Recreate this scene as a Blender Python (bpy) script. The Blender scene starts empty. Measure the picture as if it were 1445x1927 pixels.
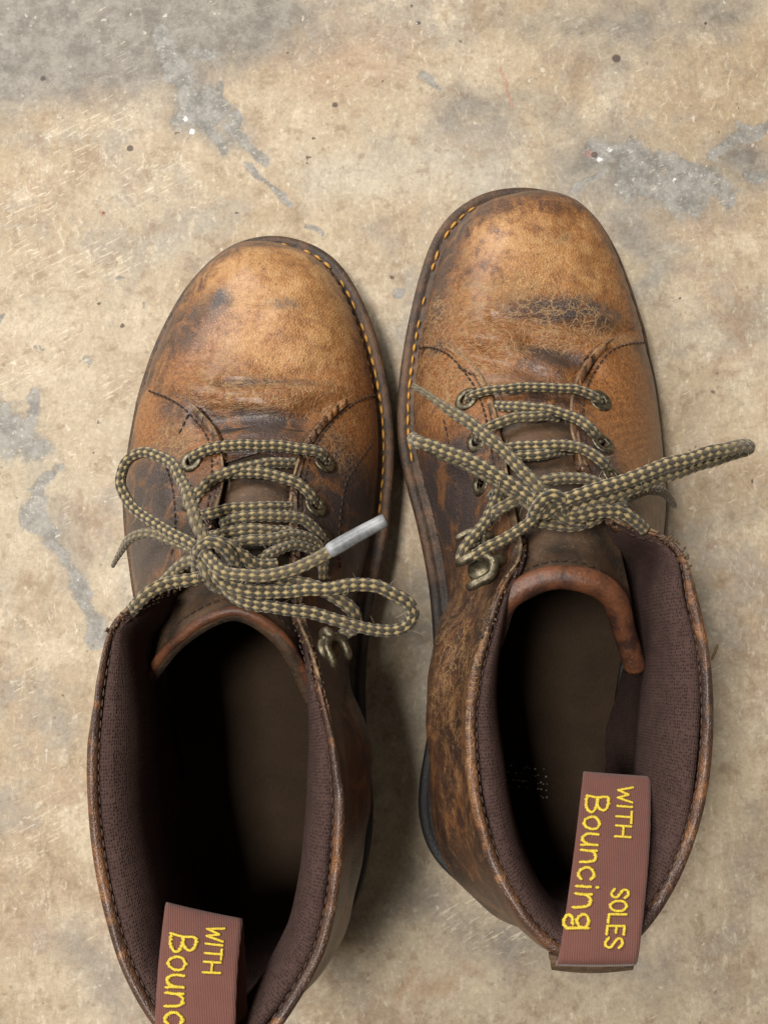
import bpy, math, random
import numpy as np
from mathutils import Vector

random.seed(7); rng = np.random.default_rng(7)
scene = bpy.context.scene
COL = scene.collection

# ------------------------------------------------------------------ camera
CAM_H, FPX, TILT = 0.41, 2000.0, math.radians(8.5)
cam_d = bpy.data.cameras.new('camera'); cam = bpy.data.objects.new('camera', cam_d); COL.objects.link(cam)
cam.location = (0, 0, CAM_H); cam.rotation_euler = (TILT, 0, 0)
cam_d.sensor_fit = 'VERTICAL'; cam_d.sensor_height = 36.0; cam_d.sensor_width = 27.0
cam_d.lens = 36.0*FPX/1927.0
cam_d.clip_start = 0.01; cam_d.clip_end = 50
scene.camera = cam
# ------------------------------------------------------------------ light
world = bpy.data.worlds.new('World'); scene.world = world; world.use_nodes = True
wb = world.node_tree.nodes['Background']; wb.inputs[0].default_value = (1.0, 0.84, 0.62, 1); wb.inputs[1].default_value = 0.10

def area(name, loc, target, sx, sy, power, color):
    d = bpy.data.lights.new(name, 'AREA'); d.shape = 'RECTANGLE'; d.size = sx; d.size_y = sy
    d.energy = power; d.color = color
    o = bpy.data.objects.new(name, d); COL.objects.link(o); o.location = loc
    o.rotation_euler = (Vector(target)-Vector(loc)).to_track_quat('-Z', 'Y').to_euler()
    return o
area('ceiling_lamp', (-0.38, 0.0, 1.45), (0, .05, 0), 0.30, 0.24, 20, (1.0, 0.955, 0.89))
area('front_fill', (-0.75, 1.0, 0.85), (0, .25, 0), 0.9, 0.6, 18, (0.99, 0.98, 0.96))  # added unseen fill lamp, set close so light falls off toward the heels
vs = scene.view_settings
vs.view_transform = 'Standard'; vs.look = 'None'; vs.exposure = 0.12; vs.gamma = 1.0; vs.use_curve_mapping = False

# ------------------------------------------------------------------ geometry helpers
U0, V0 = 722.5, 963.5
def P(u, v, h):
    """floor-plan point (metres) of a traced point that stands h millimetres above the floor"""
    h = h*0.001
    dx, dy = (u-U0)/FPX, -(v-V0)/FPX
    y = dy*math.cos(TILT)+math.sin(TILT); z = dy*math.sin(TILT)-math.cos(TILT)
    t = (CAM_H-h)/(-z)
    return np.array([dx*t, y*t, h])

def catmull(pts, n, closed=False):
    p = np.asarray(pts, float)
    if closed: q = np.vstack([p[-1], p, p[0], p[1]])
    else: q = np.vstack([2*p[0]-p[1], p, 2*p[-1]-p[-2]])
    out = []
    m = len(q)-3; sub = max(8, int(4*n/m)+1)
    t = np.linspace(0, 1, sub, endpoint=False)[:, None]
    for i in range(m):
        a, b, c, d = q[i:i+4]
        out.append(0.5*((2*b)+(-a+c)*t+(2*a-5*b+4*c-d)*t**2+(-a+3*b-3*c+d)*t**3))
    out = np.vstack(out+[q[-2][None]])
    s = np.r_[0, np.cumsum(np.linalg.norm(np.diff(out[:, :3], axis=0), axis=1))]
    tt = np.linspace(0, s[-1], n+1)[:-1] if closed else np.linspace(0, s[-1], n)
    return np.stack([np.interp(tt, s, out[:, k]) for k in range(out.shape[1])], 1)

def keyspline(keys, n):
    """smooth values through keys at uniform key parameter"""
    q = np.asarray(keys, float); K = len(q)
    q = np.vstack([2*q[0]-q[1], q, 2*q[-1]-q[-2]])
    x = np.linspace(0, K-1, n); i = np.minimum(x.astype(int), K-2); t = (x-i)[:, None]
    a, b, c, d = q[i], q[i+1], q[i+2], q[i+3]
    return 0.5*((2*b)+(-a+c)*t+(2*a-5*b+4*c-d)*t**2+(-a+3*b-3*c+d)*t**3)

def inset(poly, d):
    t = np.roll(poly, -1, 0)-np.roll(poly, 1, 0); t = t[:, :2]/np.linalg.norm(t[:, :2], axis=1)[:, None]
    n = np.stack([-t[:, 1], t[:, 0]], 1)
    ar = np.sum(poly[:, 0]*np.roll(poly[:, 1], -1)-np.roll(poly[:, 0], -1)*poly[:, 1])
    if ar < 0: n = -n
    r = poly.copy(); r[:, :2] += n*d
    return r

def smooth01(x): x = np.clip(x, 0, 1); return x*x*(3-2*x)

def vnoise(p, f, seed=0):
    """cheap smooth 3-D noise, about -1..1"""
    r = np.random.default_rng(seed); s = 0
    for k in range(7):
        w = r.normal(size=3); w = w/np.linalg.norm(w)*f*(0.6+0.9*r.random()); s = s+np.sin(p@w+r.random()*6.28)
    return s/3.2

def mesh_obj(name, verts, faces, mat, parent=None, uv=None, attrs=None, smooth=True, org=None):
    me = bpy.data.meshes.new(name)
    v = np.asarray(verts, float)
    if org is not None: v = v-org
    me.from_pydata(v.tolist(), [], [tuple(int(i) for i in f) for f in faces])
    if uv is not None:
        l = me.uv_layers.new(name='UVMap'); vi = np.zeros(len(me.loops), int); me.loops.foreach_get('vertex_index', vi)
        l.data.foreach_set('uv', np.asarray(uv, float)[vi].ravel())
    for k, a in (attrs or {}).items():
        at = me.attributes.new(k, 'FLOAT', 'POINT'); at.data.foreach_set('value', np.asarray(a, float))
    if smooth: me.polygons.foreach_set('use_smooth', [True]*len(me.polygons))
    me.materials.append(mat); me.update()
    o = bpy.data.objects.new(name, me); COL.objects.link(o)
    if parent: o.parent = parent
    return o

def grid_faces(n, m, closed_i=False, closed_j=False, off=0):
    f = []
    for i in range(n if closed_i else n-1):
        for j in range(m if closed_j else m-1):
            a = i*m+j; b = i*m+(j+1) % m; c = ((i+1) % n)*m+(j+1) % m; d = ((i+1) % n)*m+j
            f.append((a+off, b+off, c+off, d+off))
    return f

def fix_normals(o):
    import bmesh
    bm = bmesh.new(); bm.from_mesh(o.data); bmesh.ops.recalc_face_normals(bm, faces=bm.faces); bm.to_mesh(o.data); bm.free()

def frames(path):
    t = np.gradient(path, axis=0); t /= np.linalg.norm(t, axis=1)[:, None]+1e-12
    n = np.cross(t[0], [0, 0, 1.0]); n = n if np.linalg.norm(n) > 1e-3 else np.array([1.0, 0, 0]); n /= np.linalg.norm(n)
    N = [n]
    for i in range(1, len(path)):
        n = N[-1]-t[i]*np.dot(N[-1], t[i]); N.append(n/(np.linalg.norm(n)+1e-12))
    N = np.array(N); return t, N, np.cross(t, N)

def tube(path, rad, seg=10, cap=True):
    path = np.asarray(path, float); n = len(path); t, N, B = frames(path)
    rad = np.broadcast_to(np.asarray(rad, float), (n,))
    th = np.linspace(0, 2*np.pi, seg, endpoint=False)
    v = path[:, None]+rad[:, None, None]*(np.cos(th)[None, :, None]*N[:, None]+np.sin(th)[None, :, None]*B[:, None])
    f = grid_faces(n, seg, closed_j=True)
    if cap: f += [tuple(range(seg))[::-1], tuple((n-1)*seg+k for k in range(seg))]
    return v.reshape(-1, 3), f

def join(parts):
    V, F, o = [], [], 0
    for v, f in parts:
        V.append(v); F += [tuple(i+o for i in q) for q in f]; o += len(v)
    return np.vstack(V), F

def modify(o, kind, **kw):
    m = o.modifiers.new(kind.lower(), kind)
    for k, v in kw.items(): setattr(m, k, v)
    return m

# ------------------------------------------------------------------ material helpers
class NT:
    def __init__(s, name):
        s.m = bpy.data.materials.new(name); s.m.use_nodes = True; s.t = s.m.node_tree
        s.b = s.t.nodes['Principled BSDF']
    def n(s, typ, ins=None, **props):
        nd = s.t.nodes.new(typ)
        for k, v in props.items(): setattr(nd, k, v)
        for k, v in (ins or {}).items(): s.put(nd.inputs[k], v)
        return nd
    def put(s, sock, v):
        if hasattr(v, 'is_output'): s.t.links.new(v, sock)
        else:
            if hasattr(sock.default_value, '__len__') and len(sock.default_value) == 4 and len(v) == 3: v = (*v, 1)
            sock.default_value = v
    def math(s, op, a, b=0.0, c=0.0, clamp=False):
        return s.n('ShaderNodeMath', {0: a, 1: b, 2: c}, operation=op, use_clamp=clamp).outputs[0]
    def mix(s, f, a, b, blend='MIX'):
        nd = s.n('ShaderNodeMix', data_type='RGBA', blend_type=blend)
        s.put(nd.inputs[0], f); s.put(nd.inputs[6], a); s.put(nd.inputs[7], b); return nd.outputs[2]
    def step(s, x, lo, hi):
        nd = s.n('ShaderNodeMapRange', {0: x, 1: lo, 2: hi, 3: 0.0, 4: 1.0}, interpolation_type='SMOOTHSTEP'); return nd.outputs[0]
    def noise(s, vec, scale, detail=5, rough=0.6, dist=0.0):
        return s.n('ShaderNodeTexNoise', {'Vector': vec, 'Scale': scale, 'Detail': detail, 'Roughness': rough, 'Distortion': dist}).outputs[0]
    def noisec(s, vec, scale, detail=3):
        return s.n('ShaderNodeTexNoise', {'Vector': vec, 'Scale': scale, 'Detail': detail}).outputs[1]
    def obj(s): return s.n('ShaderNodeTexCoord').outputs['Object']
    def uv(s): return s.n('ShaderNodeTexCoord').outputs['UV']
    def mapping(s, vec, rot=(0, 0, 0), scale=(1, 1, 1), loc=(0, 0, 0)):
        return s.n('ShaderNodeMapping', {'Vector': vec, 'Location': loc, 'Rotation': rot, 'Scale': scale}).outputs[0]
    def attr(s, name): return s.n('ShaderNodeAttribute', attribute_name=name).outputs['Fac']
    def bump(s, h, strength, dist, normal=None):
        ins = {'Height': h, 'Strength': strength, 'Distance': dist}
        if normal is not None: ins['Normal'] = normal
        return s.n('ShaderNodeBump', ins).outputs[0]
    def warp(s, vec, scale, amt):
        c = s.noisec(vec, scale)
        sub = s.n('ShaderNodeVectorMath', {0: c, 1: (0.5, 0.5, 0.5)}, operation='SUBTRACT').outputs[0]
        sc = s.n('ShaderNodeVectorMath', {0: sub, 'Scale': amt}, operation='SCALE').outputs[0]
        return s.n('ShaderNodeVectorMath', {0: vec, 1: sc}, operation='ADD').outputs[0]
    def vor(s, vec, scale, feature='F1', out=0, rand=1.0):
        return s.n('ShaderNodeTexVoronoi', {'Vector': vec, 'Scale': scale, 'Randomness': rand}, feature=feature).outputs[out]
    def out(s, color, rough, normal=None, **kw):
        s.put(s.b.inputs['Base Color'], color); s.put(s.b.inputs['Roughness'], rough)
        if normal is not None: s.put(s.b.inputs['Normal'], normal)
        for k, v in kw.items(): s.put(s.b.inputs[k.replace('_', ' ')], v)
        return s.m

def leather_material():
    k = NT('worn_leather'); o = k.obj()
    w = k.warp(o, 60, 0.012)
    n1 = k.noise(w, 32, 8, 0.62); n2 = k.noise(w, 150, 7, 0.68); n3 = k.noise(o, 700, 4, 0.7)
    streak = k.noise(k.mapping(w, rot=(0, 0, 0.15), scale=(1.0, 0.16, 0.6)), 420, 5, 0.7)
    tan, dark, org, crk = k.attr('tan'), k.attr('dark'), k.attr('orange'), k.attr('crack')
    jit = k.math('ADD', k.math('MULTIPLY', k.math('SUBTRACT', n2, 0.5), 1.5), k.math('MULTIPLY', k.math('SUBTRACT', streak, 0.5), 1.1))
    base = k.mix(k.step(n1, 0.38, 0.62), (0.046, 0.026, 0.020), (0.105, 0.050, 0.028))
    base = k.mix(k.step(k.math('ADD', n2, k.math('MULTIPLY', n1, 0.6)), 0.86, 1.08), base, (0.19, 0.082, 0.034))
    base = k.mix(k.step(k.math('ADD', org, k.math('MULTIPLY', jit, 0.8)), 0.25, 0.75), base, k.mix(k.step(n3, .4, .62), (0.225, 0.088, 0.027), (0.33, 0.140, 0.043)))
    base = k.mix(k.step(k.math('ADD', tan, k.math('MULTIPLY', jit, 1.0)), 0.10, 1.0), base, k.mix(k.step(n2, .38, .62), (0.40, 0.188, 0.064), (0.50, 0.280, 0.115)))
    base = k.mix(k.step(k.math('ADD', dark, k.math('MULTIPLY', jit, 0.75)), 0.28, 0.95), base, k.mix(n1, (0.034, 0.025, 0.022), (0.082, 0.060, 0.056)))
    # veins of exposed orange hide between the dark polished islands
    vw = k.warp(k.warp(o, 40, 0.018), 260, 0.004)
    e3 = k.vor(vw, 85, 'DISTANCE_TO_EDGE'); n8 = k.noise(k.mapping(o, loc=(4, 4, 4)), 70, 6, .7)
    vein = k.math('MULTIPLY', k.math('SUBTRACT', 1.0, k.step(k.math('ADD', e3, k.math('MULTIPLY', k.math('SUBTRACT', n3, .5), .16)), 0.0, 0.17)), k.step(n8, .44, .60))
    base = k.mix(k.math('MULTIPLY', vein, .70), base, (0.27, 0.118, 0.042))
    hair = k.math('MAXIMUM', k.noise(k.mapping(k.mapping(w, rot=(0, 0, .6)), scale=(1, .06, .5)), 900, 3, .6), k.noise(k.mapping(k.mapping(w, rot=(0, 0, -.8)), scale=(1, .06, .5)), 900, 3, .6))
    base = k.mix(k.math('MULTIPLY', k.step(hair, .66, .74), .28), base, (0.42, 0.23, 0.10))
    base = k.mix(k.math('MULTIPLY', k.step(n2, .45, .33), .28), base, (0.070, 0.038, 0.025))
    # cracks in the finish: pale orange veins
    cw = k.warp(k.warp(o, 90, 0.010), 500, 0.0016)
    e1 = k.vor(k.mapping(cw, scale=(.75, 1.25, 1)), 240, 'DISTANCE_TO_EDGE'); e2 = k.vor(cw, 620, 'DISTANCE_TO_EDGE')
    lines = k.math('MAXIMUM', k.math('SUBTRACT', 1.0, k.step(e1, 0.015, 0.085)), k.math('MULTIPLY', k.math('SUBTRACT', 1.0, k.step(e2, 0.02, 0.13)), k.step(n2, 0.42, 0.6)))
    lf = k.math('MULTIPLY', lines, k.step(k.math('ADD', crk, k.math('MULTIPLY', jit, 0.5)), 0.1, 0.5))
    base = k.mix(k.math('MULTIPLY', lf, 0.85), base, (0.34, 0.20, 0.090))
    # fine scuffs and grain
    base = k.mix(k.math('MULTIPLY', k.step(streak, 0.58, 0.72), 0.20), base, (0.44, 0.25, 0.11)); base = k.mix(k.math('MULTIPLY', k.step(streak, 0.44, 0.30), 0.28), base, (0.055, 0.034, 0.026))
    sp = k.vor(k.warp(o, 500, .003), 420); base = k.mix(k.math('MULTIPLY', k.math('SUBTRACT', 1.0, k.step(sp, .12, .24)), k.math('MULTIPLY', k.step(n1, .48, .6), .5)), base, (0.05, 0.03, 0.022))
    base = k.mix(0.65, base, k.mix(n3, (0.35, 0.33, 0.33), (1.4, 1.4, 1.4)), 'MULTIPLY')
    grain = k.vor(k.warp(o, 300, 0.002), 900, 'DISTANCE_TO_EDGE')
    fold = k.math('ABSOLUTE', k.math('SUBTRACT', k.noise(k.mapping(k.warp(o, 70, .006), scale=(.22, 1, .6)), 330, 4, .6), .5))
    h = k.math('ADD', k.math('MULTIPLY', k.step(grain, 0.0, 0.25), 0.26), k.math('MULTIPLY', n2, 0.40))
    h = k.math('ADD', h, k.math('MULTIPLY', k.step(fold, 0.0, .10), k.math('MULTIPLY', k.math('MINIMUM', crk, 1.0), .9)))
    h = k.math('SUBTRACT', h, k.math('MULTIPLY', lf, 0.5))
    h = k.math('ADD', h, k.math('MULTIPLY', n3, 0.25))
    nb = k.bump(h, 0.55, 0.0011)
    rough = k.math('ADD', 0.27, k.math('MULTIPLY', n2, 0.34))
    return k.out(base, rough, nb, Specular_IOR_Level=0.45, Coat_Weight=0.22, Coat_Roughness=0.30)

def edge_leather_material():
    k = NT('worn_leather_edge'); o = k.obj(); n1 = k.noise(o, 160, 6, 0.7); n2 = k.noise(o, 900, 4, 0.7)
    c = k.mix(k.step(n1, 0.35, 0.65), (0.045, 0.030, 0.020), (0.17, 0.095, 0.045))
    c = k.mix(k.step(n2, 0.6, 0.72), c, (0.32, 0.22, 0.13))
    return k.out(c, 0.7, k.bump(k.math('ADD', n1, n2), 0.8, 0.0012))

def tongue_material():
    k = NT('dark_tongue_leather'); o = k.obj(); n1 = k.noise(o, 70, 7, 0.65); n2 = k.noise(o, 600, 5, 0.7)
    c = k.mix(k.step(n1, 0.4, 0.65), (0.036, 0.024, 0.016), (0.100, 0.055, 0.028))
    c = k.mix(k.math('MULTIPLY', k.step(n2, 0.56, 0.72), 0.5), c, (0.20, 0.14, 0.08))
    return k.out(c, 0.62, k.bump(k.math('ADD', k.math('MULTIPLY', n1, 1.0), n2), 0.5, 0.001))

def binding_material():
    k = NT('russet_binding_leather'); o = k.obj(); n1 = k.noise(o, 110, 6, 0.65); n2 = k.noise(o, 700, 5, 0.7)
    c = k.mix(k.step(n1, 0.36, 0.62), (0.040, 0.019, 0.014), (0.150, 0.056, 0.026))
    c = k.mix(k.math('MULTIPLY', k.step(n2, 0.58, 0.72), 0.5), c, (0.34, 0.17, 0.08))
    return k.out(c, 0.42, k.bump(k.math('ADD', n1, k.math('MULTIPLY', n2, 0.4)), 0.5, 0.0012))

def lining_material():
    k = NT('purple_brown_mesh_lining'); u = k.uv()
    u2 = k.warp(u, 0.25, 0.5)
    d = k.vor(k.mapping(u2, scale=(1, 1.5, 1)), 1.05, 'F1', rand=0.4)
    pit = k.step(d, 0.12, 0.5); n = k.noise(u, 0.22, 5, .6); n2 = k.noise(u, 4, 3, .7)
    c = k.mix(pit, (0.030, 0.018, 0.016), k.mix(n, (0.044, 0.025, 0.021), (0.095, 0.058, 0.051)))
    c = k.mix(k.math('MULTIPLY', k.step(n2, 0.58, 0.75), 0.4), c, (0.12, 0.085, 0.085))
    return k.out(c, 0.92, k.bump(k.math('ADD', pit, k.math('MULTIPLY', n2, 0.5)), 0.55, 0.0009), Specular_IOR_Level=0.08)

def insole_material():
    k = NT('dark_brown_insole_fabric'); o = k.obj(); n = k.noise(o, 60, 5, .6); wv = k.noise(k.mapping(o, scale=(1, .5, 1)), 1500, 2, .6)
    c = k.mix(n, (0.022, 0.014, 0.009), (0.046, 0.030, 0.019)); c = k.mix(.5, c, k.mix(wv, (.3, .3, .3), (1.6, 1.6, 1.6)), 'MULTIPLY')
    return k.out(c, 0.95, k.bump(wv, .4, .0006), Specular_IOR_Level=0.1)

def rubber_material():
    k = NT('black_rubber_sole'); o = k.obj(); n = k.noise(o, 90, 6, .7); n2 = k.noise(o, 700, 4, .7)
    c = k.mix(n, (0.014, 0.013, 0.013), (0.040, 0.037, 0.036)); c = k.mix(k.math('MULTIPLY', k.step(n2, .58, .75), .5), c, (0.13, .115, .10))
    return k.out(c, 0.52, k.bump(k.math('ADD', n, n2), .4, .0008))

def welt_material():
    k = NT('brown_welt'); o = k.obj(); n = k.noise(o, 120, 7, .7); n2 = k.noise(o, 900, 4, .7)
    c = k.mix(k.step(n, .36, .64), (0.038, 0.024, 0.016), (0.115, 0.058, 0.028)); c = k.mix(k.math('MULTIPLY', k.step(n2, .6, .72), .6), c, (0.28, .20, .13))
    yy = k.n('ShaderNodeSeparateXYZ', {0: o}).outputs[1]
    c = k.mix(k.step(yy, .0, -.045), c, k.mix(n, (0.014, .0135, .0135), (0.036, .035, .036)))
    return k.out(c, 0.5, k.bump(k.math('ADD', n, k.math('MULTIPLY', n2, .6)), .6, .0012))

def lace_material():
    k = NT('braided_cream_and_charcoal_lace'); sep = k.n('ShaderNodeSeparateXYZ', {0: k.uv()})
    o = k.obj(); n = k.noise(o, 1500, 3, .7); n1 = k.noise(o, 55, 4, .6)
    j = k.math('MULTIPLY', k.math('SUBTRACT', n, .5), .22)
    x = k.math('ADD', sep.outputs[0], j); y = k.math('ADD', sep.outputs[1], j)
    a = k.math('FLOOR', k.math('ADD', x, y)); b = k.math('FLOOR', k.math('SUBTRACT', x, y))
    par = k.math('FLOORED_MODULO', k.math('ADD', a, b), 2.0)
    fa = k.math('FRACT', k.math('ADD', x, y)); fb = k.math('FRACT', k.math('SUBTRACT', x, y))
    ea = k.math('MINIMUM', fa, k.math('SUBTRACT', 1.0, fa)); eb = k.math('MINIMUM', fb, k.math('SUBTRACT', 1.0, fb))
    edge = k.step(k.math('MINIMUM', ea, eb), 0.0, 0.30)
    cream = k.mix(n, (0.26, 0.190, 0.085), (0.50, 0.395, 0.200)); char = k.mix(n, (0.022, 0.020, 0.016), (0.080, 0.068, 0.050))
    c = k.mix(par, char, cream)
    c = k.mix(k.math('MULTIPLY', k.math('SUBTRACT', 1.0, edge), .75), c, (0.045, 0.036, 0.022))
    dirt = k.math('ADD', k.math('MULTIPLY', k.step(n1, .48, .72), .30), k.math('MULTIPLY', k.attr('dirt'), .75), clamp=True)
    c = k.mix(dirt, c, (0.155, 0.125, 0.080))
    return k.out(c, 0.9, k.bump(k.math('ADD', edge, k.math('MULTIPLY', n, .5)), .6, .0006), Specular_IOR_Level=0.15, Sheen_Weight=0.25)

def simple(name, c1, c2, scale, rough, metal=0.0, bs=0.3):
    k = NT(name); o = k.obj(); n = k.noise(o, scale, 6, .7)
    return k.out(k.mix(k.step(n, .35, .68), c1, c2), rough, k.bump(n, bs, .0008), Metallic=metal)

def tab_material():
    k = NT('maroon_woven_tape'); u = k.uv(); n = k.noise(k.mapping(u, scale=(90, 12, 1)), 2.0, 4, .6); n1 = k.noise(u, 3, 4, .6)
    rib = k.math('ABSOLUTE', k.math('SINE', k.math('MULTIPLY', k.n('ShaderNodeSeparateXYZ', {0: k.mapping(u, rot=(0, 0, .12))}).outputs[0], 105.0)))
    c = k.mix(n1, (0.130, 0.052, 0.042), (0.185, 0.078, 0.060)); c = k.mix(.6, c, k.mix(n, (.5, .5, .5), (1.3, 1.3, 1.3)), 'MULTIPLY')
    c = k.mix(.35, c, k.mix(rib, (.45, .45, .45), (1.2, 1.2, 1.2)), 'MULTIPLY')
    return k.out(c, .8, k.bump(k.math('ADD', rib, n), .35, .0005), Specular_IOR_Level=0.2, Sheen_Weight=0.15)

def floor_material():
    k = NT('worn_painted_concrete'); o = k.obj()
    w = k.warp(o, 18, 0.03)
    n1 = k.noise(w, 6, 7, .6); n2 = k.noise(w, 26, 8, .68); n3 = k.noise(o, 130, 7, .72); n4 = k.noise(o, 650, 4, .75); n5 = k.noise(o, 55, 6, .7)
    # tan paint film, warm and cool clouds
    n6 = k.noise(k.warp(k.mapping(o, loc=(3, 7, 1)), 30, .02), 13, 8, .7); n7 = k.noise(k.mapping(w, loc=(9, 2, 4)), 45, 9, .72)
    c = k.mix(k.step(n1, .38, .60), (0.405, 0.310, 0.203), (0.46, 0.385, 0.280))
    c = k.mix(k.math('MULTIPLY', k.step(n2, .47, .64), .70), c, (0.395, 0.290, 0.205))
    c = k.mix(k.math('MULTIPLY', k.step(n6, .49, .60), .85), c, (0.335, 0.292, 0.238))
    c = k.mix(k.math('MULTIPLY', k.step(n6, .46, .34), .65), c, (0.49, 0.405, 0.285))
    c = k.mix(k.math('MULTIPLY', k.step(n7, .51, .62), .70), c, (0.54, 0.455, 0.335))
    c = k.mix(k.math('MULTIPLY', k.step(n7, .47, .36), .70), c, (0.285, 0.205, 0.135))
    c = k.mix(k.math('MULTIPLY', k.step(k.attr('rust'), .1, .9), .50), c, (0.34, 0.205, 0.120))
    c = k.mix(k.math('MULTIPLY', k.step(k.math('ADD', k.attr('pale'), k.math('MULTIPLY', k.math('SUBTRACT', n2, .5), 1.2)), .3, .9), .6), c, (0.50, 0.455, 0.375))
    c = k.mix(k.math('MULTIPLY', k.step(n3, .53, .66), .55), c, (0.27, 0.19, 0.125))
    fib = k.noise(k.mapping(k.warp(o, 90, .006), rot=(0, 0, .9), scale=(1, .35, 1)), 420, 5, .75)
    c = k.mix(k.math('MULTIPLY', k.step(fib, .55, .68), .55), c, (0.66, .59, .46)); c = k.mix(k.math('MULTIPLY', k.step(fib, .45, .32), .35), c, (0.29, .21, .135))
    # grey cement where the paint has gone: ragged, crumbly edge
    g = k.math('ADD', k.attr('grey'), k.math('ADD', k.math('MULTIPLY', k.math('SUBTRACT', n3, .5), 1.15), k.math('MULTIPLY', k.math('SUBTRACT', n5, .5), 1.15)))
    gm = k.math('MULTIPLY', k.step(g, .42, .66), k.step(k.attr('grey'), .05, .25))
    soft = k.step(k.math('ADD', k.attr('softgrey'), k.math('MULTIPLY', k.math('SUBTRACT', n2, .5), 1.3)), .2, .85)
    cement = k.mix(k.step(n3, .38, .62), (0.195, 0.186, 0.170), (0.325, 0.312, 0.285))
    cement = k.mix(k.math('MULTIPLY', k.step(n4, .58, .70), .7), cement, (0.56, .55, .51))
    c = k.mix(k.math('MULTIPLY', soft, .88), c, k.mix(k.step(n3, .36, .64), (0.150, 0.140, 0.126), (0.285, 0.268, 0.238)))
    c = k.mix(k.math('MULTIPLY', gm, .90), c, cement)
    # scrape marks: pale streaks running about 28 degrees
    def scratches(rot, sx, sy, lo, hi, gate_scale, glo, ghi):
        m = k.mapping(o, rot=(0, 0, rot)); m = k.mapping(m, scale=(sx, sy, 1)); s = k.noise(m, 1.0, 3, .55)
        gate = k.noise(k.mapping(o, loc=(rot, 3, 0)), gate_scale, 3, .6)
        return k.math('MULTIPLY', k.step(s, lo, hi), k.step(gate, glo, ghi))
    s1 = scratches(-.50, 130, 1000, .645, .70, 17, .50, .60)
    s2 = scratches(-.40, 150, 1500, .63, .70, 24, .50, .62)
    s3 = scratches(.95, 26, 1300, .675, .72, 9, .46, .58)
    s4 = scratches(-1.15, 30, 1500, .675, .72, 8, .48, .60)
    sc = k.math('MAXIMUM', k.math('MAXIMUM', s1, s2), k.math('MULTIPLY', k.math('MAXIMUM', s3, s4), .6))
    m5 = k.mapping(k.mapping(o, rot=(0, 0, -.50)), scale=(150, 800, 1)); s5 = k.noise(m5, 1.0, 4, .6)
    sc = k.math('MAXIMUM', sc, k.math('MULTIPLY', k.step(s5, .555, .63), k.step(k.math('ADD', k.attr('scrape'), k.math('MULTIPLY', k.math('SUBTRACT', n5, .5), 1.6)), .45, .8)))
    sc = k.math('MAXIMUM', sc, k.step(k.attr('scratch'), .45, .85))
    c = k.mix(k.math('MULTIPLY', sc, .58), c, (0.68, .60, .46))
    # tiny chips, grit and pits
    v1 = k.vor(k.warp(o, 400, .006), 150); v2 = k.vor(k.warp(o, 300, .006), 95)
    v1g = k.noise(o, 120, 2, .5); v2g = k.noise(k.mapping(o, loc=(5, 1, 2)), 80, 2, .5)
    chips = k.math('MULTIPLY', k.math('SUBTRACT', 1.0, k.step(v1, .10, .17)), k.step(v1g, .56, .60))
    pits = k.math('MULTIPLY', k.math('SUBTRACT', 1.0, k.step(v2, .07, .13)), k.step(v2g, .64, .68))
    v3 = k.vor(k.warp(o, 700, .0015), 520); v3c = k.n('ShaderNodeTexVoronoi', {'Vector': k.warp(o, 700, .0015), 'Scale': 520.0}).outputs[1]
    v3r = k.n('ShaderNodeSeparateColor', {0: v3c}).outputs[0]
    c = k.mix(k.math('MULTIPLY', k.math('SUBTRACT', 1.0, k.step(v3, .25, .45)), k.math('MULTIPLY', k.step(v3r, .90, .94), k.math('MULTIPLY', k.step(n5, .46, .62), .45))), c, (0.15, .11, .08)); c = k.mix(k.math('MULTIPLY', k.math('SUBTRACT', 1.0, k.step(v3, .25, .45)), k.math('MULTIPLY', k.step(v3r, .10, .06), k.math('MULTIPLY', k.step(n7, .46, .60), .40))), c, (0.66, .60, .50))
    wh = k.step(k.math('ADD', k.attr('white'), k.math('MULTIPLY', k.math('SUBTRACT', n3, .5), 1.6)), .62, .74)
    c = k.mix(k.math('MULTIPLY', chips, .6), c, (0.66, .60, .50)); c = k.mix(k.math('MULTIPLY', pits, .8), c, (0.075, .05, .035))
    c = k.mix(k.math('MULTIPLY', k.step(k.attr('speck'), .4, .6), .85), c, (0.07, .05, .04))
    c = k.mix(k.math('MULTIPLY', k.step(k.attr('red'), .35, .7), .35), c, (0.36, .09, .06))
    c = k.mix(wh, c, (0.80, .79, .77))
    c = k.mix(.75, c, k.mix(n4, (.40, .39, .38), (1.58, 1.58, 1.58)), 'MULTIPLY')
    h = k.math('SUBTRACT', k.math('ADD', k.math('MULTIPLY', n3, .35), k.math('MULTIPLY', n4, .22)), k.math('MULTIPLY', gm, .22))
    h = k.math('SUBTRACT', h, k.math('MULTIPLY', pits, .6)); h = k.math('ADD', h, k.math('MULTIPLY', wh, .3))
    return k.out(c, k.math('ADD', .50, k.math('MULTIPLY', n3, .3)), k.bump(h, .55, .0012), Specular_IOR_Level=0.35)

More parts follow.
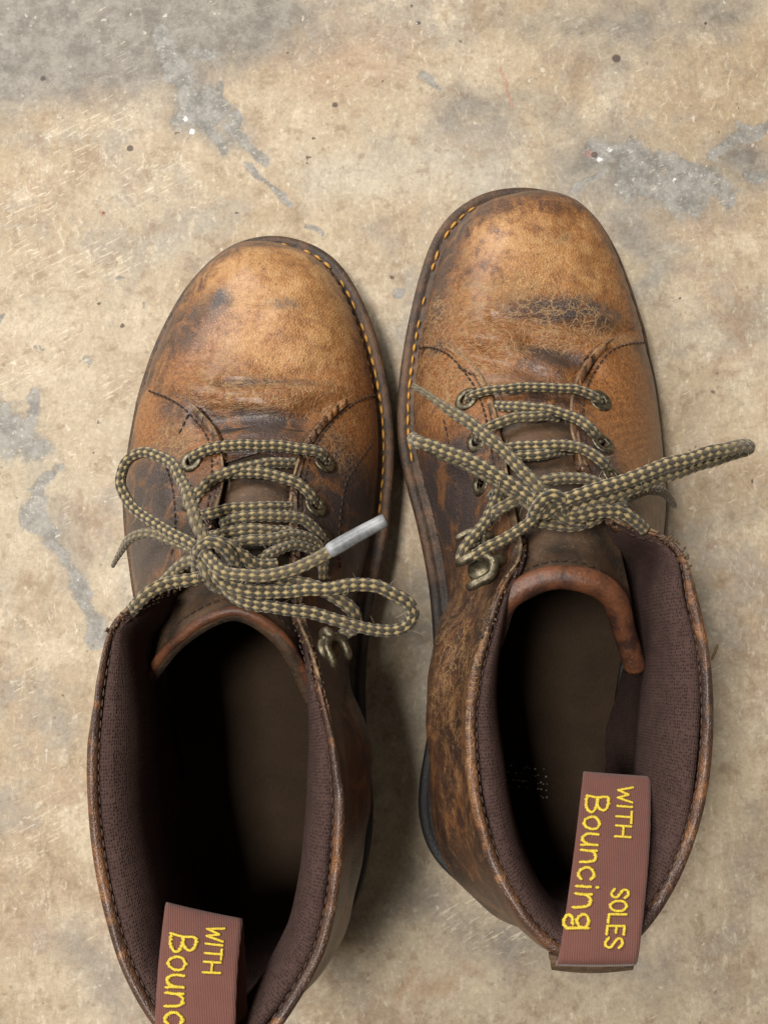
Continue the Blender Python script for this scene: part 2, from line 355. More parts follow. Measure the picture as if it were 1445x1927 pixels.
M = dict(leather=leather_material(), edge=edge_leather_material(), tongue=tongue_material(), binding=binding_material(),
         lining=lining_material(), insole=insole_material(), rubber=rubber_material(), welt=welt_material(), lace=lace_material(),
         tab=tab_material(), floor=floor_material(),
         yellow=simple('amber_thread', (0.42, .19, .030), (0.62, .34, .07), 800, .7),
         letter=simple('yellow_embroidery', (0.58, .41, .030), (0.80, .62, .07), 1500, .75, 0, .6),
         thread=simple('dark_brown_thread', (0.018, .010, .007), (0.055, .030, .018), 800, .8),
         metal=simple('aged_brass', (0.085, .07, .045), (0.24, .205, .14), 500, .45, .85),
         ring=simple('tarnished_brass_ring', (0.075, .065, .045), (0.25, .22, .15), 700, .42, .9),
         aglet=simple('grey_plastic_tip', (0.12, .125, .13), (0.33, .34, .355), 130, .45),
         dust=simple('fuzzy_lint', (0.30, .25, .17), (0.5, .44, .34), 300, .9),
         straw=simple('dry_straw', (0.20, .12, .05), (0.30, .2, .09), 300, .8),
         collar_thread=simple('brown_thread', (0.045, .026, .020), (0.09, .055, .042), 800, .85),
         cut=simple('raw_cut_leather', (0.10, .060, .030), (0.30, .20, .11), 420, .8),
         silver=simple('silver_print', (0.34, .33, .30), (0.5, .49, .46), 600, .5))

# ------------------------------------------------------------------ floor
def seg_dist(p, a, b):
    ab = b-a; t = np.clip(((p-a)@ab)/(ab@ab+1e-15), 0, 1); return np.linalg.norm(p-a-t[:, None]*ab, axis=1)
def G(u, v): return P(u, v, 0)[:2]
def build_floor():
    xs = np.r_[-1.2, -.7, -.4, np.linspace(-.215, .215, 360), .4, .7, 1.2]; ys = np.r_[-1.2, -.7, -.4, np.linspace(-.20, .335, 446), .5, .8, 1.4]
    X, Y = np.meshgrid(xs, ys, indexing='ij'); p = np.stack([X.ravel(), Y.ravel()], 1)
    p3 = np.c_[p, np.zeros(len(p))]
    A = {k: np.zeros(len(p)) for k in ('grey', 'softgrey', 'pale', 'rust', 'white', 'speck', 'red', 'scratch', 'scrape')}
    pw = p+np.stack([vnoise(p3, 260, 1), vnoise(p3, 260, 2)], 1)*.0022+np.stack([vnoise(p3, 700, 3), vnoise(p3, 700, 4)], 1)*.0008
    def stroke(key, pts, r, val=1.0, fall=None):
        """pts: traced (u,v[,radius px]) on the floor"""
        for a, b in zip(pts[:-1], pts[1:]):
            ra = (a[2] if len(a) > 2 else r)/4.9*1e-3; rb = (b[2] if len(b) > 2 else r)/4.9*1e-3; rr = .5*(ra+rb)
            d = seg_dist(pw if key in ('grey', 'softgrey', 'pale', 'rust') else p, G(*a[:2]), G(*b[:2]))
            f = rr*(fall or 1.0)
            A[key] = np.maximum(A[key], val*np.clip(.5+.5*(rr-d)/f, 0, 1))
    def blob(key, u, v, r, val=1.0): stroke(key, [(u, v), (u+.5, v+.5)], r, val)
    # bare cement patches
    stroke('grey', [(300, 60, 18), (330, 130, 26), (350, 200, 26), (400, 215, 14), (420, 280, 14)], 20)
    stroke('grey', [(340, 215, 20), (390, 180, 18), (410, 215, 10)], 14); stroke('grey', [(435, 215, 10), (470, 270, 18), (495, 295, 8)], 14)
    stroke('grey', [(370, 90, 12), (395, 110, 14)], 14); stroke('grey', [(415, 170, 7), (420, 205, 7)], 7)
    stroke('grey', [(470, 320, 9), (550, 378, 5)], 7); stroke('grey', [(575, 425, 7), (600, 450, 5)], 6)
    stroke('grey', [(1120, 280, 20), (1190, 290, 24), (1270, 310, 34), (1340, 350, 30), (1370, 365, 12)], 24)
    stroke('grey', [(1180, 330, 40), (1250, 350, 44), (1300, 380, 30)], 40); stroke('grey', [(1120, 330, 12), (1080, 345, 6)], 10)
    stroke('grey', [(1360, 285, 12), (1400, 245, 16), (1460, 215, 18)], 14); stroke('grey', [(1405, 330, 14), (1440, 335, 14)], 14)
    stroke('grey', [(-20, 800, 50), (30, 810, 50), (50, 840, 32)], 40); stroke('grey', [(60, 745, 10), (62, 800, 12)], 10)
    stroke('grey', [(85, 900, 20), (60, 960, 18), (90, 1010, 20), (125, 1070, 12), (150, 1110, 14), (180, 1180, 26), (195, 1195, 18)], 18)
    stroke('grey', [(745, 545, 10), (760, 552, 7)], 9); stroke('grey', [(170, 670, 6), (180, 680, 4)], 6); stroke('grey', [(228, 525, 7), (238, 530, 5)], 6)
    stroke('grey', [(2, 590, 7), (2, 620, 9)], 8); stroke('grey', [(795, 140, 10), (830, 165, 8)], 9, .8); stroke('grey', [(70, 655, 6), (80, 665, 6)], 6)
    stroke('grey', [(255, 565, 4), (262, 572, 5)], 6); stroke('grey', [(130, 1180, 3), (140, 1190, 3)], 3)
    # soft grey areas, one wide across the lower centre
    stroke('softgrey', [(-20, 80, 170), (130, 40, 170), (300, 30, 150), (480, 20, 80)], 80, 1.1); stroke('softgrey', [(330, 60, 60), (370, 200, 50), (430, 260, 40)], 50, .8); stroke('softgrey', [(1090, 300, 60), (1250, 330, 110), (1400, 300, 70)], 80, .7); stroke('softgrey', [(20, 800, 80), (90, 950, 50), (170, 1160, 50)], 60, .5); stroke('softgrey', [(-20, 165, 30), (120, 110, 30), (200, 90, 30)], 30)
    stroke('softgrey', [(1000, 30, 90), (1200, 60, 100), (1400, 20, 80)], 80, .62); stroke('softgrey', [(860, 200, 40), (1000, 190, 70), (1060, 230, 40)], 40, .62)
    stroke('softgrey', [(700, 430, 50), (740, 480, 40)], 40, .45); stroke('softgrey', [(1180, 430, 70), (1230, 500, 50), (1200, 560, 30)], 50, .62)
    stroke('softgrey', [(90, 1290, 70), (130, 1360, 50)], 50, .5); stroke('softgrey', [(140, 1780, 60), (210, 1850, 60)], 60, .5); stroke('softgrey', [(-10, 210, 20), (60, 180, 20)], 20, .6)
    stroke('softgrey', [(700, 1650, 80), (900, 1750, 100), (1250, 1850, 120)], 90, .5); stroke('softgrey', [(1400, 1500, 60), (1400, 1700, 60)], 60, .4)
    stroke('pale', [(600, 330, 90), (800, 300, 90), (900, 330, 60)], 80, .8); stroke('pale', [(300, 480, 60), (450, 380, 50)], 60, .6)
    stroke('pale', [(1300, 800, 90), (1380, 1000, 90)], 80, .5); stroke('pale', [(1260, 470, 20), (1190, 560, 26)], 22, .9)
    stroke('rust', [(160, 175, 60), (300, 130, 40)], 50, .55); stroke('rust', [(560, 80, 90), (700, 90, 90), (600, 140, 60)], 80, .6); stroke('rust', [(705, 130, 14), (720, 125, 18)], 16, 1.0)
    stroke('rust', [(850, 1840, 16), (800, 1870, 14)], 16, .9); stroke('rust', [(100, 800, 40), (150, 860, 60)], 50, .35); stroke('rust', [(1370, 610, 30), (1410, 650, 24)], 26, .5)
    stroke('rust', [(760, 1870, 10), (780, 1835, 8)], 10, .9); stroke('rust', [(880, 1810, 12), (910, 1830, 10)], 10, .8); stroke('rust', [(1440, 740, 18), (1445, 800, 18)], 18, .6)
    # paint drips and chips
    for u, v, r in ((348, 222, 9), (362, 246, 9), (1150, 285, 22), (1125, 300, 9), (600, 293, 7), (785, 40, 12), (1240, 345, 18), (1215, 360, 12), (1300, 325, 14), (1330, 310, 8), (915, 185, 7), (1270, 335, 9)):
        blob('white', u, v, r, .85 if r < 10 else .66)
    for u, v, r in ((244, 277, 7), (1160, 107, 9), (787, 40, 5), (1328, 42, 4), (630, 195, 6), (195, 400, 4), (185, 570, 4), (230, 612, 5), (445, 398, 4), (775, 8, 4), (1390, 200, 3), (185, 793, 4), (80, 145, 6), (176, 850, 3),
                    (1118, 290, 7), (150, 90, 3), (478, 178, 3), (527, 190, 3), (1415, 905, 4), (1300, 845, 3), (1318, 820, 3), (1310, 838, 3), (580, 170, 3), (540, 95, 3), (590, 258, 4), (720, 150, 3), (1280, 560, 3), (1355, 1370, 3), (1347, 1868, 3), (900, 560, 3), (700, 340, 3)):
        blob('speck', u, v, r)
    stroke('red', [(940, 125), (952, 150), (957, 178), (964, 200)], 4); stroke('red', [(190, 398), (195, 404)], 5); blob('red', 1107, 288, 9)
    stroke('red', [(1275, 655), (1290, 690)], 3, .7)
    for q in ([(60, 480, 60), (230, 500, 60)], [(20, 700, 50), (120, 660, 50)], [(150, 760, 60), (210, 740, 50)], [(250, 340, 60), (330, 330, 40)], [(20, 390, 60), (120, 340, 50)], [(40, 1600, 50), (90, 1550, 50)], [(10, 1300, 30), (60, 1280, 30)], [(880, 1690, 80), (980, 1760, 60)], [(120, 270, 60), (220, 230, 40)]):
        stroke('scrape', q, 50, 1.0)
    # long single scrapes
    for q in ([(100, 345), (320, 232)], [(20, 395), (100, 348)], [(20, 245), (80, 320)], [(470, 325), (560, 385)], [(1190, 240), (1240, 130)], [(1100, 130), (1140, 205)], [(140, 545), (250, 488)], [(120, 550), (255, 492)], [(150, 540), (230, 505)],
              [(255, 155), (320, 200)], [(1160, 250), (1225, 140)], [(0, 690), (75, 695)], [(10, 702), (70, 700)], [(1430, 620), (1425, 680)], [(940, 310), (950, 260)], [(1340, 900), (1385, 860)], [(60, 1150), (45, 1100)], [(0, 1350), (30, 1330)]):
        stroke('scratch', q, 1.7, .95, 1.6)
    n, m = len(xs), len(ys)
    z = 0.0004*vnoise(p3, 120, 9)
    z = z-np.max(z)-.0001
    v = np.c_[p, z]
    f = [(a, d, c, b) for a, b, c, d in grid_faces(n, m)]
    o = mesh_obj('floor', v, f, M['floor'], attrs=A)
    o['kind'] = 'structure'; o['label'] = 'worn tan painted concrete floor with bare grey patches and scratches'; o['category'] = 'floor'
build_floor()

# ------------------------------------------------------------------ boot builder
HB = 22.0      # height of the welt's top, mm
class Boot: pass
WAIST_Y = {0: P(690, 1330, 22)[1], 5: P(818, 1290, 22)[1]}

def build_boot(spec, label):
    b = Boot(); S = spec
    outline = catmull([P(u, v, HB) for u, v in S['outline']], 480, closed=True)
    org = np.array([outline[:, 0].mean(), outline[:, 1].mean(), 0.0]); b.org = org
    root = bpy.data.objects.new('boot', None); COL.objects.link(root); root.location = org; root.empty_display_size = .05
    root['label'] = label; root['category'] = 'boot'; root['group'] = 'pair of worn brown boots'
    b.root = root
    lat = smooth01(((outline[:, 0]-org[0])*S['out_sign']+.012)/.030)
    feather = inset(outline, (.0060-.0030*lat)[:, None]); b.feather = feather
    spine = catmull([np.r_[P(u, v, h), p] for u, v, h, p in S['spine']], 120)
    b.spine = spine
    creases = []
    # instep height field over the plan, used by vamp, quarters, tongue and lace
    def hf(q, wr=True):
        q = np.atleast_2d(q)[:, :2]
        d1 = np.empty(len(q)); d2 = np.empty(len(q)); ix = np.empty(len(q), int)
        for s in range(0, len(q), 4000):
            qq = q[s:s+4000]
            d1[s:s+4000] = np.sqrt(((qq[:, None]-feather[None, :, :2])**2).sum(2)).min(1)
            D = ((qq[:, None]-spine[None, :, :2])**2).sum(2); ix[s:s+4000] = D.argmin(1); d2[s:s+4000] = np.sqrt(D.min(1))
        a = d1/(d1+d2+1e-9); hs = spine[ix, 2]; pw = spine[ix, 3]
        h = HB*.001+(hs-HB*.001)*(1-(1-a)**pw)**(1/pw)
        if wr:
            win = smooth01(a*3)
            for pts, depth, wid in creases:
                d = np.full(len(q), 9.0)
                for c0, c1 in zip(pts[:-1], pts[1:]): d = np.minimum(d, seg_dist(q, c0[:2], c1[:2]))
                h = h+win*depth*np.exp(-(d/wid)**2)
            q3 = np.c_[q, np.zeros(len(q))]
            h = h+win*(.0006*vnoise(q3, 140, 11+S['seed'])+.00025*vnoise(q3, 420, 12+S['seed']))
        return h
    def PH(u, v, off=0.0, wr=False):
        h = 60.0
        for _ in range(14):
            h = .5*h+.5*(hf(P(u, v, h), wr)[0]*1000+off)
        return P(u, v, h)
    b.hf, b.PH = hf, PH
    for pts, depth, wid in S['creases']:
        creases.append(([PH(u, v) for u, v in pts], depth*.001, wid*.001))
    def wear(v):
        A = {}
        for key in ('tan', 'dark', 'orange', 'crack'):
            a = np.zeros(len(v))
            for u, vv, ru, rv, val in S['wear'].get(key, ()):
                c = PH(u, vv) if vv < S['hf_limit'] else P(u, vv, 100)
                d = v-c; a += val*np.exp(-((d[:, 0]/(ru*.00019))**2+(d[:, 1]/(rv*.00019))**2+(d[:, 2]/.06)**2))
            A[key] = np.clip(a, -1, 1.2)
        return A
    def part(name, v, f, mat, parent=root, **kw): return mesh_obj(name, v, f, mat, parent, org=org, **kw)

    # --- outsole with ribbed edge
    rings = []
    prof = [(.0050, .0), (.0018, .0008), (.0012, .0030), (.0030, .0036), (.0030, .0046), (.0012, .0052), (.0010, .0078), (.0028, .0084), (.0028, .0094), (.0010, .0100), (.0010, .0126), (.0026, .0132), (.0026, .0142), (.0008, .0148), (.0006, .0172), (.004, .0174)]
    for d, z in prof:
        r = inset(outline, d); r[:, 2] = z; rings.append(r)
    v = np.vstack(rings); f = grid_faces(len(prof), 480, closed_j=True)+[tuple(range(480))[::-1]]+[tuple((len(prof)-1)*480+k for k in range(480))]
    part('outsole', v, f, M['rubber'])
    # --- welt
    rings = []
    wob = .0003*vnoise(outline, 300, 5)
    for d, z in [(.003, .0174), (.0004, .0178), (.0, .0192), (.0002, .0210), (.0010, .0219), (.0030, .0221), (.0036, .0214), (.0046, .0214), (.0052, .0221), (.0085, .0223), (.013, .0215), (.013, .0176)]:
        r = inset(outline, d); r[:, :2] += (outline-r)[:, :2]*0; r[:, 2] = z+wob; rings.append(r)
    welt = part('welt', np.vstack(rings), grid_faces(len(rings), 480, True, True), M['welt'])
    # stitches of the welt, each one a thread bump
    sl = inset(outline, .0041); a0, a1 = S['stitch_range']
    i0 = int(np.argmin(((outline-P(*a0, HB))**2).sum(1))); i1 = int(np.argmin(((outline-P(*a1, HB))**2).sum(1)))
    if i1 < i0: i1 += 480
    seq = np.array([sl[i % 480] for i in range(i0, i1+1)]); L = np.r_[0, np.cumsum(np.linalg.norm(np.diff(seq, axis=0), axis=1))]
    tt = np.linspace(-1, 1, 7); sv, sf = tube(np.stack([tt*.00185, 0*tt, .0006*(1-tt**2)], 1), .00055*np.sqrt(1.06-tt**2*.9), 6)
    sme = None
    for k in np.arange(.001, L[-1], .0047):
        if random.random() < .07: continue
        x, y = np.interp(k, L, seq[:, 0]), np.interp(k, L, seq[:, 1]); x2, y2 = np.interp(k+.001, L, seq[:, 0]), np.interp(k+.001, L, seq[:, 1])
        if sme is None: so = mesh_obj('stitch', sv, sf, M['yellow'], welt); sme = so.data
        else: so = bpy.data.objects.new('stitch', sme); COL.objects.link(so); so.parent = welt
        so.location = (x-org[0], y-org[1], .0218); so.rotation_euler = (0, 0, math.atan2(y2-y, x2-x)+random.uniform(-.10, .10)); s = random.uniform(.8, 1.1); so.scale = (s, random.uniform(.8, 1.15), 1)

    # --- vamp
    va, vb = S['vamp_range']
    i0 = int(np.argmin(((outline-P(*va, HB))**2).sum(1))); i1 = int(np.argmin(((outline-P(*vb, HB))**2).sum(1)))
    if i1 < i0: i1 += 480
    idx = np.linspace(i0, i1, 260); NR = 74
    base = np.stack([np.interp(idx % 480, np.arange(481), np.r_[feather[:, k], feather[:1, k]]) for k in range(3)], 1)
    yl = P(*S['vamp_end'], 64)[1]
    sp = spine[spine[:, 1] >= yl]
    inner = sp[((base[:, None, :2]-sp[None, :, :2])**2).sum(2).argmin(1), :2]
    ker = np.hanning(25); ker /= ker.sum()
    inner = np.stack([np.convolve(np.pad(inner[:, k], 12, mode='edge'), ker, 'valid') for k in range(2)], 1)
    t = np.linspace(0, 1, NR)**1.9
    pl = base[:, None, :2]+(inner-base[:, :2])[:, None]*t[None, :, None]
    z = hf(pl.reshape(-1, 2)).reshape(260, NR)
    v = np.concatenate([pl, z[..., None]], 2).reshape(-1, 3)
    o = part('vamp', v, grid_faces(260, NR), M['leather'], attrs=wear(v)); fix_normals(o)

    # --- quarters
    b.rim = {}
    for side in ('lateral', 'medial'):
        keys = S[side]; bi, T, W = [], [], []; nf = 0
        for bu, bv, tu, tv, th in keys:
            i = int(np.argmin(((outline-P(bu, bv, HB))**2).sum(1)))
            if bi:
                while i-bi[-1] > 240: i -= 480
                while i-bi[-1] < -240: i += 480
            bi.append(i)
            if th is None: T.append(feather[i % 480]+[0, 0, .0008] if nf == 0 else PH(tu, tv, (.1, 1.2, 2.0, 2.2)[min(3, nf)])); W.append(0.0); nf += 1
            else: T.append(P(tu, tv, th)); W.append(min(1.0, .3*(len(T)-nf)))
        if len(set(np.sign(np.diff(bi)))-{0.0}) > 1: print('NONMONO', side, bi)
        nc, nr = 340, 58
        K = keyspline(np.c_[bi, np.array(T), W], nc)
        ii = K[:, 0] % 480
        B = np.stack([np.interp(ii, np.arange(481), np.r_[feather[:, k], feather[:1, k]]) for k in range(3)], 1)
        Tt = K[:, 1:4]; w = np.clip(K[:, 4], 0, 1)
        tan = np.gradient(Tt, axis=0)[:, :2]; tan /= np.linalg.norm(tan, axis=1)[:, None]+1e-9
        nrm = np.stack([-tan[:, 1], tan[:, 0]], 1)
        ctr = P(*S['collar_centre'], 116)[:2]; last = nrm[-1]
        sgn = np.sign((nrm[nc*3//4]*(ctr-Tt[nc*3//4, :2])).sum()); nrm *= sgn          # inward
        rows = []
        tv_ = np.linspace(0, 1, nr)
        for t in tv_:
            pt = t**(1.0+.35*w)
            te = t**(1+(1-w)*.6)
            q = B[:, :2]+(Tt-B)[:, :2]*np.where(w > .5, pt, te)[:, None]
            bul = w*(.0040*np.sin(np.pi*min(1, t*1.25))*(t < .8)+.0011*np.exp(-((t-.90)/.10)**2)-.0012*np.exp(-((t-.68)/.12)**2))
            if side == 'medial': bul = bul+.0048*np.exp(-((B[:, 1]-WAIST_Y[S['seed']])/.032)**2)*math.sin(math.pi*min(1, t*1.2)**.7)*(t < .83)
            q = q-nrm*bul[:, None]*smooth01((w-.2)/.8)[:, None]
            hfr = hf(q)+.0022*min(1, t*6+.15)*smooth01(.05+np.arange(nc)/34)
            hre = HB*.001+(Tt[:, 2]-HB*.001)*t
            z = hfr*(1-w)+hre*w
            q3 = np.c_[q, z]
            amp = w*np.sin(np.pi*t)
            q3[:, :2] -= nrm*(amp*(.0009*vnoise(q3, 110, 21+S['seed'])+.0004*vnoise(q3, 330, 22)))[:, None]
            rows.append(q3)
        for d, dz in ((.0006, .0005), (.0014, .0005), (.0022, -.0004), (.0027, -.0020)):           # roll over the collar edge
            q3 = Tt.copy(); q3[:, :2] += nrm*(d*w)[:, None]; q3[:, 2] += dz*w-.0003*(1-w)*d/.0027
            q3[:, 2] += w*.0005*vnoise(q3, 500, 31)
            rows.append(q3)
        R = np.stack(rows, 1); v = R.reshape(-1, 3)
        qf = np.array(grid_faces(nc, len(rows))); fc = v[qf].mean(1); keep = np.ones(len(qf), bool)
        for eu, ev_, es in S['eyelets']:
            keep &= np.linalg.norm(fc-PH(eu, ev_, 2.2), axis=1) > .0025*es
        o = part('quarter', v, qf[keep], M['leather'], attrs=wear(v)); fix_normals(o)
        # normals outward
        me = o.data; k0 = len(me.polygons)//3; pc = me.polygons[k0]
        if pc.normal.z < 0 and abs(pc.normal.z) > .05: me.flip_normals()
        o.data.materials.append(M['edge'])
        modify(o, 'SOLIDIFY', thickness=.0020, offset=-1.0, material_offset_rim=1)
        o['label'] = S['quarter_label'][side]
        b.rim[side] = (Tt[w > .02], nrm[w > .02], w[w > .02], B[w > .02])
        sel = np.where(w < .5)[0]; pe = Tt[sel]; pe = pe+np.c_[np.zeros((len(pe), 2)), np.full(len(pe), -.0001)]
        pe = pe+.0002*np.stack([vnoise(pe, 600, 91), vnoise(pe, 600, 92), vnoise(pe, 600, 93)], 1)
        pe = pe[10:]; ev, ef = tube(catmull(pe, 300), .00048*(1+.25*vnoise(catmull(pe, 300), 500, 94)), 7); part('cut_edge', ev, ef, M['cut'], o)
        # seam stitching, dark thread, just proud of the leather
        st = []
        for line in S['seams'][side]:
            pth = catmull([PH(u, vv, 2.5, True) for u, vv in line], 300); LL = np.r_[0, np.cumsum(np.linalg.norm(np.diff(pth, axis=0), axis=1))]
            for s in np.arange(0, LL[-1]-.002, .0027):
                seg = np.stack([np.interp(s+np.linspace(0, .0019, 4), LL, pth[:, k]) for k in range(3)], 1)
                zz = hf(seg)+.0024; seg[:, 2] = zz; st.append(tube(seg, [.0002, .00042, .00042, .0002], 5))
        if st:
            vv_, ff_ = join(st); so = part('seam_stitching', vv_, ff_, M['thread'], o)
    # --- padded lining, one band from flap to flap round the heel
    a, c = b.rim['lateral'], b.rim['medial']
    Tt = np.vstack([a[0], c[0][::-1]]); Nn = np.vstack([a[1], c[1][::-1]]); Ww = np.r_[a[2], c[2][::-1]]; Bb = np.vstack([a[3], c[3][::-1]])
    ker = np.hanning(15); ker /= ker.sum()
    Nn = np.stack([np.convolve(np.pad(Nn[:, k], 7, mode='edge'), ker, 'valid') for k in range(2)], 1)
    Nn /= np.linalg.norm(Nn, axis=1)[:, None]
    L = np.r_[0, np.cumsum(np.linalg.norm(np.diff(Tt, axis=0), axis=1))]
    thick = (.28+.72*smooth01(np.minimum(L, L[-1]-L)/.075))*np.interp(L/L[-1], [0, .42, .58, 1], [.92, .92, .82, .82])*(1-.45*np.exp(-((L-S['heel_s']*L[-1])/.036)**2))
    ctr = P(*S['collar_centre'], 60)[:2]
    rows, uvs = [], []
    for d, dz in ((.0024, -.0026), (.0029, -.0012), (.0046, -.0004), (.0072, -.0016), (.0100, -.0050), (.0120, -.0105), (.0134, -.018), (.0134, -.027), (.0118, -.037), (.0094, -.047), (.0080, -.058)):
        dd = .0024*Ww+(d-.0024)*thick
        q = Tt.copy(); q[:, :2] += Nn*dd[:, None]; q[:, 2] += dz
        q[:, :2] += Nn*(.0007*vnoise(q, 130, 41+S['seed']))[:, None]
        rows.append(q)
    top = rows[-1]
    for s in np.linspace(.15, 1, 9):
        q = top.copy(); bb = Bb.copy(); dv = ctr-bb[:, :2]; dv /= np.linalg.norm(dv, axis=1)[:, None]; bb[:, :2] += dv*.007; bb[:, 2] = .024
        rows.append(q*(1-s)+bb*s)
    R = np.stack(rows, 1); n, m = R.shape[:2]
    gl = np.r_[0, np.cumsum(np.linalg.norm(np.diff(R[n//3], axis=0), axis=1))]
    uv = np.stack(np.broadcast_arrays(L[:, None]*1000, gl[None]*1000), 2).reshape(-1, 2)
    ln = part('collar_lining', R.reshape(-1, 3), grid_faces(n, m), M['lining'], uv=uv)
    # collar seam thread
    st = []; q = Tt.copy(); q[:, :2] += Nn*.0026; q[:, 2] -= .0008
    for s in np.arange(.012, L[-1]-.012, .0029):
        seg = np.stack([np.interp(s+np.linspace(0, .0020, 4), L, q[:, k]) for k in range(3)], 1); st.append(tube(seg, [.00012, .00022, .00022, .00012], 5))
    vv_, ff_ = join(st); part('seam_stitching', vv_, ff_, M['collar_thread'], ln)
    fr = []
    for e0 in (0, 1):
        rng_i = np.where((L if e0 == 0 else L[-1]-L) < .034)[0]
        for _ in range(80):
            i = rng.choice(rng_i); d = rng.normal(size=3)*[1, 1, .7]; d[:2] -= Nn[i]*.5; d /= np.linalg.norm(d); l_ = rng.uniform(.0004, .0011)
            p0 = Tt[i]+np.r_[Nn[i]*rng.uniform(-.0006, .0020), rng.uniform(-.0010, .0006)]
            fr.append(tube(np.array([p0, p0+d*l_*.6, p0+d*l_+[0, 0, -.0003]]), [.00045, .0003, .0001], 5))
    vv_, ff_ = join(fr); fo = part('frayed_edge', vv_, ff_, M['edge'], ln); fo['kind'] = 'stuff'
    # --- insole
    r0 = inset(outline, .012); r0[:, 2] = .0245; r1 = inset(outline, .0085); r1[:, 2] = .027; c0 = r0.mean(0)
    rr = [r1, r0]+[c0+(r0-c0)*s for s in (.85, .6, .3, .02)]
    for q in rr[2:]: q[:, 2] = .0240
    ins = part('insole', np.vstack(rr), grid_faces(len(rr), 480, closed_j=True), M['insole']); fix_normals(ins)
    b.insole = ins; b.part = part

    # --- tongue
    rows = []
    for row in S['tongue']:
        pts = [PH(u, v, off) if mode == 'f' else P(u, v, off) for u, v, off, mode in row]
        rows.append(catmull(pts, 60))
    R = np.array(rows)
    KR = np.stack([keyspline(R[:, j], 56) for j in range(60)], 1)
    v = KR.reshape(-1, 3); v = v+np.c_[np.zeros((len(v), 2)), .0006*vnoise(v, 200, 51)]
    uv = np.stack(np.meshgrid(np.linspace(0, 60, 60), np.linspace(0, 90, 56)), 2).reshape(-1, 2)
    tg = part('tongue', v, grid_faces(56, 60), M['tongue'], uv=uv); fix_normals(tg)
    me = tg.data
    if np.mean([p.normal.z for p in me.polygons][:600]) < 0: me.flip_normals()
    me.materials.append(M['lining']); modify(tg, 'SOLIDIFY', thickness=.0034, offset=-1, material_offset=1, material_offset_rim=0)
    # rolled binding of the tongue
    top = KR[-1]; s = np.linspace(0, 1, 60); rad = (.0024+.0007*np.sin(np.pi*s)**.5)*S['binding_r']
    pth = catmull(top, 160); pth[:, 2] -= .0012; pth = pth+.0003*np.stack([vnoise(pth, 300, 61), vnoise(pth, 300, 62), vnoise(pth, 300, 63)], 1)
    rr = np.interp(np.linspace(0, 1, 160), s, rad)*(1+.06*vnoise(pth, 420, 64)); rr[:6] *= np.sqrt(np.linspace(.1, 1, 6)); rr[-6:] *= np.sqrt(np.linspace(1, .1, 6))
    vv_, ff_ = tube(pth, rr, 14); part('tongue_binding', vv_, ff_, M['binding'], tg)

    st = []; row = catmull(KR[-7], 200); row[:, 2] += .0005; LL = np.r_[0, np.cumsum(np.linalg.norm(np.diff(row, axis=0), axis=1))]
    for s_ in np.arange(.004, LL[-1]-.004, .0028):
        seg_ = np.stack([np.interp(s_+np.linspace(0, .0019, 4), LL, row[:, k]) for k in range(3)], 1); st.append(tube(seg_, [.0002, .00035, .00035, .0002], 5))
    vv_, ff_ = join(st); part('seam_stitching', vv_, ff_, M['thread'], tg)
    # --- eyelets
    nring, nseg = 26, 8
    for u, v_, sc in S['eyelets']:
        c = PH(u, v_, 2.6); e = .0012
        gx = (hf(c+[e, 0, 0], False)-hf(c-[e, 0, 0], False))[0]/(2*e); gy = (hf(c+[0, e, 0], False)-hf(c-[0, e, 0], False))[0]/(2*e)
        nz = Vector((-gx, -gy, 1)).normalized(); rot = nz.to_track_quat('Z', 'Y')
        th = np.linspace(0, 2*np.pi, nring, endpoint=False); ph = np.linspace(0, 2*np.pi, nseg, endpoint=False)
        Rr, rr_ = .0030*sc, .0011
        vv_ = np.array([[(Rr+rr_*1.15*math.cos(q))*math.cos(a_), (Rr+rr_*1.15*math.cos(q))*math.sin(a_), rr_*.55*math.sin(q)+.0001*math.sin(a_*13)] for a_ in th for q in ph])
        er = mesh_obj('eyelet', vv_, grid_faces(nring, nseg, True, True), M['ring'], root)
        er.location = c-org; er.rotation_euler = rot.to_euler()
    # --- speed hooks: a plate with a U-shaped bent lip
    for u, v_, h_, ang, sc, pitch in S['hooks']:
        c = P(u, v_, h_); hk = []
        q = np.linspace(0, np.pi, 16)
        U = np.stack([np.cos(q)*.0036, np.sin(q)*.0036, np.full(16, .0032)], 1)
        U = np.vstack([[.0036, -.0052, .0020], [.0036, -.0025, .0030], U, [-.0036, -.0025, .0030], [-.0036, -.0052, .0020]])
        r_ = np.r_[.0009, .0013, np.full(16, .0014), .0013, .0009]
        hk.append(tube(catmull(U, 36), np.interp(np.linspace(0, 1, 36), np.linspace(0, 1, 20), r_), 10))
        hk.append(tube(catmull([(0, .0030, .0034), (0, .0056, .0025), (0, .0058, .0008), (0, .0035, 0)], 12), .0017, 10))
        th = np.linspace(0, 2*np.pi, 20, endpoint=False)
        pl_ = np.vstack([np.c_[np.cos(th)*.0042, np.sin(th)*.0042+.001, np.full(20, -.0006)], np.c_[np.cos(th)*.0040, np.sin(th)*.0040+.001, np.full(20, .0005)]])
        hk.append((pl_, grid_faces(2, 20, closed_j=True)+[tuple(range(20, 40))]))
        vv_, ff_ = join(hk)
        ho = mesh_obj('hook', vv_*sc, ff_, M['metal'], root); ho.location = c-org; ho.rotation_mode = 'XYZ'; ho.rotation_euler = (pitch[0], pitch[1], ang)

    # --- lace: braided tubes (one lace)
    seg = 24; PITCH = .0021; V, F, UV, D = [], [], [], []; off = 0
    b.lace_paths = []
